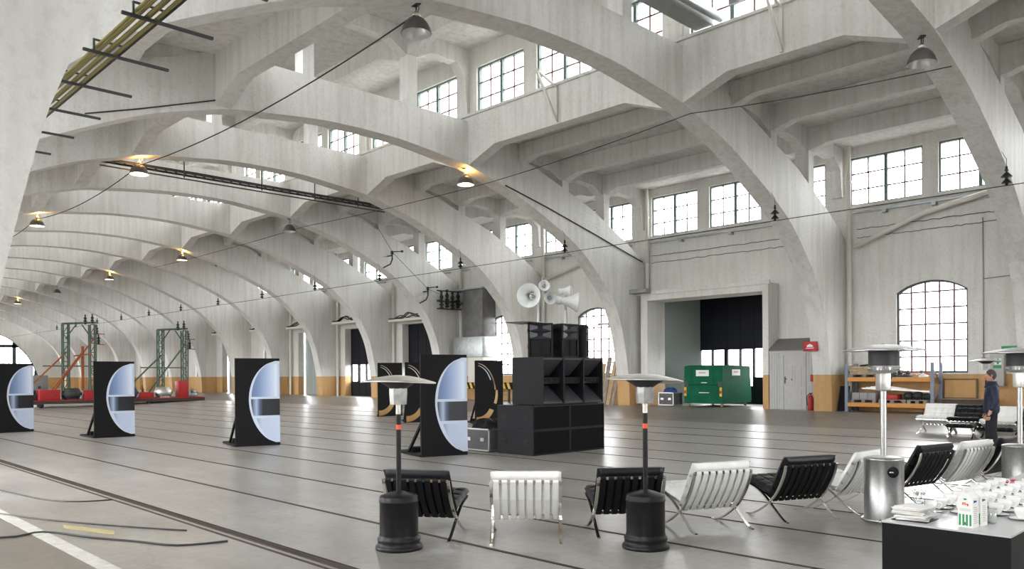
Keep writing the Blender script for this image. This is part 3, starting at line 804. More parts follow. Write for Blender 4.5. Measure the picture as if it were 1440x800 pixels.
# ------------------------------------------------------------------ loudspeaker stack
def bass_cab(x, y, z, label):
    t = thing('subwoofer', label, 'loudspeaker', (x,y,z), 0, 'bass cabinets of the loudspeaker stack')
    w, d, h = 1.225, 1.14, .55
    b = MB(); b.box(0,w,.03,d,0,h); b.box(0,.035,0,.03,0,h); b.box(w-.035,w,0,.03,0,h); b.box(.035,w-.035,0,.03,0,.03); b.box(.035,w-.035,0,.03,h-.03,h); b.build('cabinet', M['spk'], t)
    b = MB()
    for i in range(46):
        q = .035+(w-.07)*i/46; b.box(q,q+(w-.07)/46*.6,.012,.024,.03,h-.03)
    b.box(.035,w-.035,.022,.03,.03,h-.03); b.build('grille', M['grille'], t)
    for yy in (.22,.90):
        b = MB(); b.box(-.006,.002,yy-.08,yy+.08,.22,.34); b.box(-.016,-.004,yy-.06,yy+.06,.29,.315); b.build('handle', M['black'], t)
    return t
bass_cab(12.56,12.27,0,'wide black bass cabinet, bottom row left under the loudspeaker stack')
bass_cab(13.79,12.27,0,'wide black bass cabinet, bottom row right under the loudspeaker stack')
bass_cab(12.56,12.27,.552,'wide black bass cabinet, second row left under the loudspeaker stack')
bass_cab(13.79,12.27,.552,'wide black bass cabinet, second row right under the loudspeaker stack')
def scoop(x, label):
    w, d, h = .70, 1.0, 1.09
    t = thing('scoop_bin', label, 'loudspeaker', (x,12.47,1.105), 0, 'scoop loudspeakers of the stack')
    b = MB(); e = .025
    b.box(0,e,0,d,0,h); b.box(w-e,w,0,d,0,h); b.box(e,w-e,0,d,0,e); b.box(e,w-e,0,d,h-e,h); b.box(e,w-e,d-e,d,e,h-e); b.build('cabinet', M['spk'], t)
    b = MB(); b.hexa([(e,.02,e),(w-e,.02,e),(w-e,.5,.40),(e,.5,.40),(e,.02,e+.03),(w-e,.02,e+.03),(w-e,.5,.43),(e,.5,.43)]); b.build('lower_ramp', M['lit_ramp'], t)
    b = MB(); b.hexa([(e,.02,h-e-.03),(w-e,.02,h-e-.03),(w-e,.45,.66),(e,.45,.66),(e,.02,h-e),(w-e,.02,h-e),(w-e,.45,.69),(e,.45,.69)]); b.build('upper_ramp', M['lit_ramp'], t)
    b = MB(); b.box(e,w-e,.10,.14,.49,.62); b.box(e,w-e,.14,.5,.47,.49); b.build('port_panel', M['spk'], t)
    b = MB()
    for i in range(4):
        b.lathe([(0,.002),(.045,.002),(.05,.012),(.058,.004)], 20, 0, T(e+.10+i*.15,.098,.555)@RX(PI/2))
    b.build('port_ring', M['holeshade'], t)
    return t
for i, q in enumerate(('left', 'middle', 'right')): scoop(13.1+i*.708, 'tall black scoop loudspeaker, %s of the three on the bass cabinets' % q)
def top_cab(x, y, a, label):
    t = thing('top_cabinet', label, 'loudspeaker', (x,y,2.20), a, 'upper horn cabinets of the stack')
    w, wb, d, h = .58, .36, .55, .78
    b = MB(); e = .025
    pl = [(-w/2,.03),(w/2,.03),(wb/2,d),(-wb/2,d)]
    b.prism(pl, 'z', 0, h)
    for z0, z1 in ((0,e),(h-e,h),(.40,.43),(.585,.605)): b.box(-w/2,w/2,-.02,.03,z0,z1)
    b.box(-w/2,-w/2+.045,-.02,.03,0,h); b.box(w/2-.045,w/2,-.02,.03,0,h); b.build('cabinet', M['spk'], t)
    b = MB(); b.box(-.22,.22,.0,.028,.035,.395); b.box(-.008,.008,-.018,.0,.035,.395); b.build('woofer_mouth', M['holeshade'], t)
    for z0, z1 in ((.43,.585),(.605,h-.03)):
        b = MB(); zc = (z0+z1)/2
        for s in (-1,1):
            b.hexa([(s*.245,-.015,z0),(s*.06,.026,zc-.03),(s*.06,.026,zc+.03),(s*.245,-.015,z1),(s*.25,-.015,z0),(s*.25,.028,zc-.03),(s*.25,.028,zc+.03),(s*.25,-.015,z1)])
        b.hexa([(-.245,-.015,z0),(.245,-.015,z0),(.06,.026,zc-.02),(-.06,.026,zc-.02),(-.245,-.017,z0-.001),(.245,-.017,z0-.001),(.06,.029,zc-.03),(-.06,.029,zc-.03)])
        b.build('horn', M['speakerhorn'], t)
    for z in (.25,.62):
        b = MB(); b.box(-wb/2-.09,-wb/2-.05,.2,.36,z-.04,z+.04); b.build('handle', M['black'], t)
    return t
M['speakerhorn'] = mat('horn_plastic', (.035,.035,.045), .35)
top_cab(13.3,12.74,math.radians(-40),'black horn cabinet at left of the top row, turned to the camera')
top_cab(14.05,12.5,0,'black horn cabinet in the middle of the top row')
top_cab(14.80,12.62,math.radians(35),'black horn cabinet at right of the top row, seen edge on')
b = MB(); b.box(-.35,.35,-.3,.3,0,.02); o = b.build('plywood_sheet', M['black'], None, (13.15,13.1,2.985), .3); tag(o, 'thin black sheet lying on the leftmost top cabinet', 'board')
def pole(x, y, h, label):
    t = thing('horn_stand', label, 'stand', (x,y,2.985), 0, 'white stands of the horn loudspeakers')
    b = MB(); b.lathe([(0,0.02),(.09,.02),(.09,.032),(.03,.035),(.03,h),(0,h)], 16); b.build('pole', M['hornwhite'], t)
    b = MB(); b.tube([(.03,0,h-.1),(.06,.01,h*.5),(.05,0,.03)], .01, 6); b.build('wire', M['cable_dark'], t)
pole(13.42,12.92,.62,'white pole carrying the left cluster of horn loudspeakers'); pole(14.28,12.85,.60,'white pole carrying the right cluster of horn loudspeakers')
def horn(x, y, z, r, L, yaw, pitch, label):
    """bell mouth at x,y,z pointing along yaw"""
    t = thing('horn_loudspeaker', label, 'horn loudspeaker', (x,y,z), yaw, 'white horn loudspeakers on top of the stack')
    m = RX(PI/2+pitch)
    pr = [(r*(.30+.70*(k/10)**1.6), -L+L*k/10) for k in range(11)]
    b = MB(); b.lathe(pr+[(r*1.03,.0),(r*1.03,-.02)]+[(q+.012, z) for q, z in pr[::-1][1:]], 32, 0, m); b.build('bell', M['hornwhite'], t)
    b = MB(); b.lathe([(0,-L*.98),(r*.29,-L*.98)], 24, 0, m); b.lathe([(0,-L*.55),(r*.16,-L*.6),(r*.2,-L*.9)], 20, 0, m); b.build('throat_plug', M['alu'], t)
    b = MB(); b.lathe([(r*.33,-L),(r*.42,-L-.02),(r*.42,-L-.02-r*.45),(r*.36,-L-.04-r*.5),(0,-L-.04-r*.5)], 24, 0, m); b.build('driver', M['hornwhite'], t)
    b = MB(); q = m @ Vector((0,0,-L*.75)); b.tube([(q.x,q.y,q.z-r*.55),(q.x,q.y,q.z-r*.9)], .018, 8); b.build('bracket', M['alu'], t)
    return t
HY = math.radians(-44)
horn(12.98,12.80,3.60,.27,.42,HY-.25,.05,'largest white horn loudspeaker, facing the camera on the left cluster')
horn(13.45,12.75,3.86,.125,.2,HY,.0,'small white horn loudspeaker highest of the left cluster')
horn(13.62,12.72,3.58,.145,.24,HY+.1,.1,'small white horn loudspeaker beside the largest one')
horn(14.48,12.62,3.52,.23,.40,math.radians(48),.1,'big white horn loudspeaker facing right on the right cluster')
horn(14.33,12.75,3.80,.12,.18,math.radians(55),.0,'small white horn loudspeaker above the right cluster, darker seen from behind')
horn(14.52,12.85,3.78,.13,.2,math.radians(35),.0,'small white horn loudspeaker at the far upper right of the cluster')
def flight_case(x0,x1,y0,y1,z0,h,label):
    t = thing('flight_case', label, 'case', ((x0+x1)/2,(y0+y1)/2,z0), 0); w, d = (x1-x0)/2, (y1-y0)/2
    b = MB(); b.box(-w+.01,w-.01,-d+.01,d-.01,.03,h-.01); b.build('case_body', M['caseboard'], t)
    b = MB()
    for s in (-1,1):
        for q in (-1,1): b.box(*sorted((s*w,s*(w-.03))),*sorted((q*d,q*(d-.03))),.02,h)
        for z in (.02,h-.03): b.box(*sorted((s*w,s*(w-.03))),-d,d,z,z+.03); b.box(-w,w,*sorted((s*d,s*(d-.03))),z,z+.03)
    b.build('edge_trim', M['alu'], t)
    for yy in (-.5,.5):
        b = MB(); b.box(-w-.012,-w+.01,yy*d-.06,yy*d+.06,h*.45,h*.6); b.build('catch', M['alu'], t)
flight_case(12.47,13.4,13.6,14.55,0,.54,'black flight case with metal edges left of the bass cabinets')
def heap(x, y, z, rx, ry, rz_, label, material, cat='cloth', name='cloth_heap'):
    b = MB(); rnd = random.Random(3)
    ph = [rnd.random()*6 for _ in range(6)]
    def P(u, v):
        a = 2*PI*u; e = PI/2*(1-v)
        k = 1+.18*math.sin(3*a+ph[0])+.12*math.sin(7*a+5*v+ph[1])
        return Vector((rx*k*math.cos(a)*math.sin(PI/2-e if False else PI/2*v), ry*k*math.sin(a)*math.sin(PI/2*v), rz_*max(0,math.cos(PI/2*v))*(1+.3*math.sin(5*a+ph[2])*v)+.0))
    b.grid(P, 36, 10)
    o = b.build(name, material, None, (x,y,z)); return tag(o, label, cat)
heap(12.93,14.08,.541,.36,.40,.22,'black crumpled cloth heaped on the flight case by the loudspeakers',M['blackboard'])
# ------------------------------------------------------------------ buffet table and what stands on it
TX0, TY0, TY1, TX1, TZ = 5.83, 1.44, 2.24, 10.4, .75
t = thing('buffet_table', 'long black covered buffet table with grey top in the lower right corner', 'table', ((TX0+TX1)/2,(TY0+TY1)/2,0))
w, d = (TX1-TX0)/2, (TY1-TY0)/2
b = MB(); b.box(-w,w,-d,d,TZ-.012,TZ); b.build('tabletop', M['tabletop'], t)
b = MB(); b.box(-w,w,-d,-d+.02,0,TZ-.013); b.box(-w,w,d-.02,d,0,TZ-.013); b.box(-w,-w+.02,-d+.02,d-.02,0,TZ-.013); b.box(w-.02,w,-d+.02,d-.02,0,TZ-.013); b.build('skirt', M['tablecloth'], t)
rnd = random.Random(11)
# folded napkins
for i in range(9):
    b = MB(); dx, dy, a = rnd.uniform(-.02,.02), rnd.uniform(-.03,.03), rnd.uniform(-.25,.25)
    m = T(6.03+dx, 2.09+dy, TZ+.006+i*.0105)@RZ(a)
    b2 = MB(); b2.rbox(-.105,.105,-.105,.105,0,.0095,.004,2); b.merge(b2.bm, None, 0, True)
    o = b.build('paper_napkin', M['paper'], None); o.matrix_world = m
    where = ['lowest','second from bottom','third from bottom','fourth from bottom','fifth from bottom','fourth from top','third from top','second from top','topmost'][i]
    tag(o, 'white folded napkin, %s in the stack at the table corner' % where, 'napkin', 'napkins stacked at the table corner')
t = thing('napkin_tray', 'thin black tray under the stack of white napkins', 'tray', (6.03,2.09,TZ)); b = MB(); b.rbox(-.12,.12,-.12,.12,.0005,.0055,.002); b.build('tray', M['black'], t)

# milk cartons
def carton(x, y, a, label):
    t = thing('milk_carton', label, 'carton', (x,y,TZ+.0005), a, 'milk cartons on the buffet table')
    q, h, g = .0475, .20, .235
    b = MB(); b.box(-q,q,-q,q,0,h)
    b.prism([(-q,h),(q,h),(.004,g),(-.004,g)], 'x', -q, q); b.box(-q,q,-.004,.004,g,g+.018)
    b.build('box', M['signwhite'], t)
    for s, k in ((1,0),(2,1)):                        # printed faces: -x and -y
        b = MB(); e = q+.0008
        def quad(u0,u1,z0,z1,mi):
            if k == 0: b.box(-e-.0004,-q,u0,u1,z0,z1,mi)
            else: b.box(u0,u1,-e-.0004,-q,z0,z1,mi)
        if k == 0:
            for i in range(4): quad(-.040+i*.0225,-.040+i*.0225+.0125,.012,.088,0)
            quad(-.012,.012,.188,.192,0); quad(-.009,.009,.192,.196,0); quad(-.006,.006,.184,.188,0)
            quad(.010,.018,.150,.168,1); quad(-.004,.010,.164,.168,1); quad(-.004,.004,.150,.164,1); quad(-.022,-.012,.146,.160,1); quad(-.018,-.008,.154,.162,1)
            for i in range(3): quad(-.034,.034,.112+i*.006,.1135+i*.006,2)
            quad(-.004,.006,.016,.036,3)
        else:
            for i in range(9): quad(-.03+.004*(i%2),.03-.006*(i%3),.03+i*.013,.033+i*.013,2)
            b.build('small_print', M['grey'], t) if False else None
        b.build('printing', [M['cartongreen'], M['cartonred'], M['grey'], M['brown'], M['bluecloth']], t)
    b = MB(); b.box(-.03,-.012,-e-.0004,-q,.168,.184); b.box(-.012,.012,-e-.0004,-q,.171,.181); b.build('blue_mark', M['bluecloth'], t)
    b = MB(); b.box(-q,q,-.0045,.0045,g+.004,g+.0185); b.build('top_fold', M['paper'], t)
carton(6.0, 1.735, -.12, 'milk carton with green stripes and red mark, the nearest on the buffet table')
carton(6.115, 1.715, -.12, 'milk carton with green stripes directly behind the nearest carton')
# a glass of milk-white sugar beside the cartons
t = thing('glass', 'small clear glass filled with white sugar behind the milk cartons', 'glass', (6.245,1.66,TZ+.0005), 0)
b = MB(); b.lathe([(0,0),(.030,0),(.036,.105),(.034,.105),(.0285,.004),(0,.004)], 24); b.build('tumbler', M['clear'], t)
b = MB(); b.lathe([(0,.005),(.028,.005),(.033,.09),(0,.095)], 24); b.build('sugar', M['paper'], t)

# cups and saucers
cup_b = MB(); cup_b.lathe([(0,.006),(.018,.004),(.021,0),(.023,.004),(.031,.018),(.039,.040),(.0425,.062),(.0415,.062),(.037,.040),(.029,.020),(.018,.010),(0,.009)], 28)
CUP = cup_b.mesh('cup_bowl', M['china'])
b = MB(); b.tube(smooth([(0,-.038,.052),(0,-.058,.054),(0,-.064,.038),(0,-.052,.022),(0,-.034,.024)],3), .0042, 8); HANDLE = b.mesh('handle', M['china'])
b = MB(); b.lathe([(0,.001),(.045,.0),(.060,.003),(.080,.0075),(.088,.009),(.0885,.0105),(.080,.0095),(.055,.006),(0,.006)], 36); SAUC = b.mesh('saucer', M['china'])
b = MB(); b.lathe([(.084,.007),(.0895,.0085),(.0895,.0108),(.084,.0108)], 36); RIM = b.mesh('rim', M['black'])
def ncup(i, j):
    side = ['nearest the table front', 'second from the table front', 'third from the table front', 'on the far side of the table']
    return 'row %s' % side[j]
ORD = ['first','second','third','fourth','fifth','sixth','seventh','eighth','ninth','tenth','eleventh','twelfth','thirteenth']
LANE = ['the near edge lane','the near middle lane','the far middle lane','the far edge lane']
for j, y in enumerate((1.545,1.735,1.925,2.12)):
    n = 0
    for i in range(13):
        x = 6.54+i*.225+(.10 if j % 2 else 0)-(0 if j < 3 else .20)
        # only those the photo frame can show
        dd = x*math.sin(.7711)+y*math.cos(.7711); px = 720+1123.5*(x*math.cos(.7711)-y*math.sin(.7711))/dd
        if px > 1450 or (j == 3 and i > 8): continue
        lb = 'white cup, %s from the carton end in %s' % (ORD[n], LANE[j])
        s = inst(SAUC, 'saucer', None, (x,y,TZ+.0005)); tag(s, 'saucer under the %s cup from the carton end in %s' % (ORD[n], LANE[j]), 'saucer', 'saucers on the buffet table')
        inst(RIM, 'rim', s)
        a = rnd.uniform(-.5,.5)+.4
        c = inst(CUP, 'coffee_cup', None, (x+rnd.uniform(-.004,.004),y,TZ+.0072), (0,0,a)); c.scale = (1.22,1.22,1.22); tag(c, lb, 'cup', 'cups on the buffet table'); inst(HANDLE, 'handle', c)
        n += 1
# stacked glasses and red wrapped sweets farther along
b = MB(); b.lathe([(0,0),(.026,0),(.033,.085),(.031,.085),(.0245,.004),(0,.004)], 20); TUM = b.mesh('tumbler', M['clear'])
b = MB(); b.tube([(-.035,0,.012),(-.022,0,.012),(-.016,0,.013),(.016,0,.013),(.022,0,.012),(.035,0,.012)], [.010,.004,.012,.012,.004,.010], 10); SWEET = b.mesh('sweet', M['redcloth'])
k2 = 0
for i in range(10):
    for j in range(2):
        x, y = 8.95+i*.12, 1.93+j*.12+(i%2)*.02
        o = inst(TUM, 'tumbler', None, (x,y,TZ+.0005)); k2 += 1
        tag(o, 'clear tumbler, %s from the cups in the %s line of glasses' % (ORD[i], ('front','rear')[j]), 'glass', 'tumblers at the far end of the buffet table')
for i, (x, y) in enumerate([(7.72,2.16),(7.84,2.19),(7.63,2.20),(8.42,2.05),(8.50,2.12),(8.36,2.14),(8.60,2.06),(8.72,2.13),(8.46,2.19)]):
    o = inst(SWEET, 'wrapped_sweet', None, (x,y,TZ+.0005), (0,0,i*1.1)); lab = ['leftmost','middle','left rear'][i] if i < 3 else ['nearest','second','left','third','right','rear'][i-3]
    tag(o, 'red wrapped sweet, %s of the %s' % (lab, 'three behind the first cups' if i < 3 else 'six beyond the cups by the tumblers'), 'sweet', 'red wrapped sweets on the buffet table')
# bouquet of spoons in a cup behind the napkins
t = thing('spoon_glass', 'clear glass with metal teaspoons standing behind the napkin stack', 'glass', (6.36,2.17,TZ+.0005))
b = MB(); b.lathe([(0,0),(.034,0),(.04,.10),(.038,.10),(.0325,.004),(0,.004)], 24); b.build('tumbler', M['clear'], t)
for i in range(6):
    a = i*1.05; b = MB(); b.tube([(.012*math.cos(a),.012*math.sin(a),.006),(.036*math.cos(a),.036*math.sin(a),.13)], .0022, 6)
    b.merge(MB().bm); m = T(.041*math.cos(a),.041*math.sin(a),.15)@RZ(a)@RY(.2)
    b.lathe([(0,-.022),(.010,-.012),(.013,0),(.010,.012),(0,.02)], 12, 0, m@Matrix.Diagonal((.35,1,1,1)))
    b.build('teaspoon', M['chrome'], t)

# ------------------------------------------------------------------ standing man
def skin_body(name, verts, edges, radii, material, parent, root=0, sub=2):
    me = bpy.data.meshes.new(name); me.from_pydata([Vector(v) for v in verts], edges, []); o = bpy.data.objects.new(name, me); C.objects.link(o)
    m = o.modifiers.new('skin', 'SKIN'); m.use_smooth_shade = True; m.branch_smoothing = .6
    for i, r in enumerate(radii):
        sv = me.skin_vertices[0].data[i]; sv.radius = r if isinstance(r, tuple) else (r, r); sv.use_root = (i == root)
    s = o.modifiers.new('sub', 'SUBSURF'); s.levels = sub; s.render_levels = sub
    dg = bpy.context.evaluated_depsgraph_get(); ev = o.evaluated_get(dg); m2 = bpy.data.meshes.new_from_object(ev)
    o.modifiers.clear(); o.data = m2; m2.materials.clear(); m2.materials.append(material)
    for p in m2.polygons: p.use_smooth = True
    if parent: o.parent = parent
    return o
# local frame: faces +y, x to his right
px_, py_ = 18.60, 4.93
man = thing('person', 'man in navy jacket and dark trousers standing side-on behind the front chairs', 'person', (px_,py_,fz(px_)), math.radians(20))
def limb(s): return s
# body: one continuous surface: legs, trunk, neck, arms with hands
V = [(0,0,.93),(0,0,1.08),(0,.01,1.22),(0,0,1.36),(0,-.005,1.45),(0,.01,1.52)]
R = [(.13,.095),(.13,.10),(.14,.105),(.12,.08),(.05,.055),(.058,.062)]
E_ = [(0,1),(1,2),(2,3),(3,4),(4,5)]
def add(v, r, par):
    V.append(v); R.append(r); E_.append((par, len(V)-1)); return len(V)-1
for s in (-1,1):
    fwd = .06*s
    h = add((s*.095,0,.86), (.09,.09), 0); k = add((s*.10,.02+fwd*.3,.48), (.066,.07), h); a = add((s*.10,-.01+fwd,.10), (.045,.05), k)
    tt = add((s*.105,.06+fwd,.04), (.042,.035), a); add((s*.11,.15+fwd,.025), (.036,.022), tt)
BODY_ARM = []
for s in (-1,1):
    sh_ = add((s*.19,-.01,1.345), (.05,.055), 3); el = add((s*.255,-.05,1.10), (.05,.055), sh_); wr = add((s*.245,.06,.865), (.034,.038), el)
    pa = add((s*.24,.085,.80), (.022,.042), wr)
    BODY_ARM.append((s, wr, pa))
body = skin_body('body', V, E_, R, M['skin'], man)
# hands: palm with four curled fingers and a thumb
for s in (-1,1):
    hb = MB()
    ox, oy, oz = s*.24, .085, .80
    for i, (dy, L) in enumerate(((.03,.075),(.01,.082),(-.012,.078),(-.032,.062))):
        P = [(ox,oy+dy,oz-.015),(ox+s*.004,oy+dy+.004,oz-.05),(ox-s*.006,oy+dy+.008,oz-.05-L*.38),(ox-s*.026,oy+dy+.010,oz-.05-L*.55)]
        hb.tube(P, [.0105,.0098,.009,.0065], 8)
    hb.tube([(ox,oy+.03,oz+.02),(ox-s*.012,oy+.055,oz-.01),(ox-s*.018,oy+.062,oz-.045)], [.013,.011,.007], 8)
    hb.build('fingers', M['skin'], body)
# head
hd = MB()
def HP(u, v):
    a = 2*PI*u; b_ = PI*v; z = math.cos(b_); r = math.sin(b_)
    x = .076*r*math.cos(a); y = .098*r*math.sin(a); zz = .118*z
    if z < -.1:
        k = 1-.28*(-z-.1); x *= k
        if y < 0: y *= 1-.35*(-z-.1)
    f = math.sin(a) if r > 0 else 0
    fr = max(0, f)**8
    if f > .3:
        y -= .012*max(0,f-.3)*(1 if zz > .0 else .4)
        y += .026*math.exp(-((zz+.022)/.018)**2)*math.exp(-((x)/.013)**2)          # nose
        y += .012*math.exp(-((zz-.008)/.020)**2)*math.exp(-((x)/.010)**2)
        y += .008*math.exp(-((zz-.030)/.012)**2)*math.exp(-((abs(x)-.03)/.022)**2)  # brow
        y -= .010*math.exp(-((zz-.008)/.012)**2)*math.exp(-((abs(x)-.030)/.013)**2) # eye sockets
        y += .006*math.exp(-((zz+.060)/.010)**2)*math.exp(-((x)/.022)**2)          # lips
        y += .014*math.exp(-((zz+.100)/.020)**2)*math.exp(-((x)/.025)**2)          # chin
    return Vector((x, y+.015, zz+1.628))
hd.grid(HP, 64, 48)
head = hd.build('head', M['skin'], man)
for s in (-1,1):
    b = MB(); b.lathe([(0,-.012),(.016,-.010),(.020,0),(.014,.006),(0,.004)], 14, 0, T(s*.077,.008,1.622)@RZ(s*.4)@RY(s*PI/2)@Matrix.Diagonal((1.5,.85,1,1))); b.build('ear', M['skin'], head)
    b = MB(); b.lathe([(0,-.011),(.008,-.008),(.011,0),(.008,.008),(0,.011)], 12, 0, T(s*.030,.098,1.636)); b.build('eye', M['signwhite'], head)
    b = MB(); b.tube([(s*.015,.110,1.655),(s*.030,.110,1.660),(s*.046,.098,1.655)], .004, 6); b.build('eyebrow', M['hair'], head)
b = MB(); b.tube([(-.022,.108,1.566),(0,.114,1.565),(.022,.108,1.566)], .003, 6); b.build('mouth_line', mat('lip', (.35,.14,.11), .5), head)
hb = MB()
def HR(u, v):
    a = 2*PI*u; f = math.sin(a); lim = .50 if f > .55 else (.72 if f > -.2 else .80)
    lim = .31+.47*(1-(f+1)/2)**.8
    p = HP(u, max(.001, v*lim)); c = Vector((0,.015,1.628)); k = 1.075+.02*math.sin(9*a)*math.sin(7*v)
    q = c+(p-c)*k
    return q
hb.grid(HR, 48, 18); hb.build('hair', M['hair'], man)
# jacket and trousers as clothing over the body
JV = [(0,0,.79),(0,0,.98),(0,.012,1.14),(0,.005,1.30),(0,-.01,1.43),(0,-.005,1.485)]
JR = [(.20,.16),(.20,.165),(.205,.17),(.195,.15),(.13,.112),(.078,.082)]
JE = [(0,1),(1,2),(2,3),(3,4),(4,5)]
for s in (-1,1):
    JV += [(s*.215,-.01,1.375),(s*.275,-.05,1.10),(s*.255,.045,.90)]; JR += [(.088,.092),(.075,.08),(.058,.062)]
    n = len(JV); JE += [(3,n-3),(n-3,n-2),(n-2,n-1)]
skin_body('jacket', JV, JE, JR, M['jacket'], man)
b = MB(); b.lathe([(.15,1.375),(.112,1.44),(.088,1.505),(.079,1.508),(.074,1.44)], 24, 0, T(0,-.006,0)); o = b.build('collar', M['jacket'], man)
TV = [(0,0,1.0),(0,0,.87)]; TR = [(.15,.115),(.165,.125)]; TE = [(0,1)]
for s in (-1,1):
    fwd = .06*s; n = len(TV)
    TV += [(s*.10,0,.78),(s*.105,.02+fwd*.3,.48),(s*.10,-.01+fwd,.09)]; TR += [(.112,.118),(.085,.09),(.072,.082)]
    TE += [(1,n),(n,n+1),(n+1,n+2)]
skin_body('trousers', TV, TE, TR, M['trousers'], man)
for s in (-1,1):
    fwd = .06*s; b = MB()
    P = smooth([(-.085,.0),(-.088,.05),(-.05,.095),(.03,.09),(.10,.06),(.165,.045),(.185,.02),(.18,0)], 3)
    b.prism([(y+.0+fwd, z) for y, z in P], 'x', s*.105-.048, s*.105+.048); b.build('shoe', M['shoe'], man)
# ------------------------------------------------------------------ lamps under the arches
def shade_mesh(lit):
    b = MB(); pr = [(.05,.285),(.09,.275),(.145,.24),(.20,.175),(.24,.10),(.262,.03),(.265,.0)]
    b.lathe(pr, 32); b.lathe([(r-.007, z-.005) for r, z in pr], 32, 1); b.lathe([(.258,-.003),(.272,.004),(.262,.010)], 32)
    return b.mesh('lamp_shade', [M['lampshade'], M['lampin']])
b = MB(); b.lathe([(.03,.28),(.07,.285),(.08,.33),(.055,.36),(.03,.37),(.02,.40),(0,.4)], 20); CAP = b.mesh('cap', M['alu'])
b = MB(); b.tube([(0,0,.39),(0,0,.50)], .012, 8); b.box(-.09,.09,-.05,.05,.495,.52); b.tube([(-.07,0,.50),(-.10,0,.42),(-.06,0,.34)], .008, 6); BRK = b.mesh('bracket', M['darksteel'])
b = MB(); b.lathe([(0,.045),(.10,.05),(.19,.075),(.205,.10)], 28); LENS_ON = b.mesh('bulb', M['bulb'])
b = MB(); b.lathe([(0,.10),(.05,.11),(.075,.16),(.05,.20),(.03,.26)], 20); LENS_OFF = b.mesh('bulb', M['lampglass'])
SHADE = shade_mesh(False)
LNAME = ['first','second','third','fourth','fifth','sixth','seventh','eighth','ninth','tenth','eleventh','twelfth','thirteenth','fourteenth']
def rib_y(n): return YR[n+2]                      # n = 1 is the nearest arch in view
LAMPS = [(1,1,0),(2,-1,0),(3,1,1),(4,-1,1),(5,1,0),(6,-1,1),(7,1,1),(9,1,1),(11,1,0),(13,1,1)]
for n, s, lit in LAMPS:
    y = rib_y(n)+.28; x = XC+s*3.95
    t = thing('hanging_lamp', '%s dome lamp hanging under the %s arch from the front, %s roof girder' % ('glowing' if lit else 'unlit grey', LNAME[n-1], 'right' if s > 0 else 'left'), 'lamp', (x,y,7.76), n*.7, 'dome lamps under the arches')
    inst(SHADE, 'lamp_shade', t); inst(CAP, 'cap', t); inst(BRK, 'bracket', t); inst(LENS_ON if lit else LENS_OFF, 'bulb', t)
    if lit:
        l = bpy.data.lights.new('lamp_glow', 'POINT'); l.energy = 24; l.color = (1,.50,.12); l.shadow_soft_size = .05
        o = bpy.data.objects.new('lamp_glow', l); C.objects.link(o); o.location = (x+.05,y-.02,8.20)
# ------------------------------------------------------------------ insulators on the contact wire
b = MB(); b.lathe([(0,.44),(.025,.43),(.03,.36),(.05,.34),(.02,.32),(.02,.30)], 14); b.lathe([(.02,.30),(.055,.27),(.115,.20),(.118,.19),(.04,.20),(.03,.15)], 18); b.lathe([(.03,.15),(.055,.12),(.105,.06),(.108,.05),(.035,.06),(.03,0),(0,-.01)], 18); INS_ = b.mesh('insulator_body', M['porcelain'])
for n in range(1, 15):
    y = rib_y(n)-.1; x = XC+8.15; zt = 6.75
    o = inst(INS_, 'insulator', None, (x,y,6.02)); tag(o, 'black double-bell insulator hanging at the %s arch from the front' % LNAME[n-1], 'insulator', 'insulators along the contact wire')
    b = MB(); b.tube([(0,0,.43),(0,0,.60),(0,.11,.80)], .006, 5); b.build('hanger', M['cable_dark'], o)
b = MB(); b.tube([(XC+8.15,YBACK+.5,6.015),(XC+8.15,YEND-.5,6.015)], .011, 6); tag(b.build('contact_wire', M['cable_dark']), 'thin black wire strung along the hall through the bell insulators', 'wire')
def wire(pts, r, label, sag=.0, name='wire', m='cable_dark'):
    P = []
    for a, c in zip(pts, pts[1:]):
        a, c = Vector(a), Vector(c)
        for i in range(12):
            q = a.lerp(c, i/12); q.z -= sag*4*(i/12)*(1-i/12); P.append(q)
    P.append(Vector(pts[-1])); b = MB(); b.tube(P, r, 6); return tag(b.build(name, M[m]), label, 'wire')
wire([(8.45,rib_y(2)+.2,8.02),(8.5,rib_y(4)+.1,7.98),(8.5,rib_y(6)+.1,8.0),(8.5,rib_y(8),8.1)], .014, 'dark lamp cable looping along the left side from arch to arch', .28)
wire([(16.62,rib_y(1)-.2,7.62),(16.62,rib_y(2)-.02,8.1),(17.2,rib_y(3)-.02,7.9),(17.0,rib_y(5)-.02,8.0),(17.0,rib_y(8),7.95)], .010, 'thin lamp cable running along the right roof girder', .06)
wire([(XC+5.4,rib_y(3)-.02,7.92),(XC+7.3,rib_y(3)-.02,7.5),(XC+9.9,rib_y(3)-.03,6.85),(XC+12.7,rib_y(3)-.03,6.13)], .022, 'dark conduit slanting down the face of the third arch', 0, 'conduit')
wire([(20.4,rib_y(5)-.15,8.55),(21.2,rib_y(5)-.35,7.3),(23.2,rib_y(5)-.35,5.8),(24.0,rib_y(5)-.3,5.6)], .010, 'slanting wire from roof to switchgear on the fifth arch', 0)
wire([(-.1+XC-7,rib_y(3)-.02,7.45),(XC-6,rib_y(3)-.02,7.8),(XC-4.2,rib_y(3)-.02,8.42)], .015, 'thin black cable along the left face of the third arch', 0, 'cable')
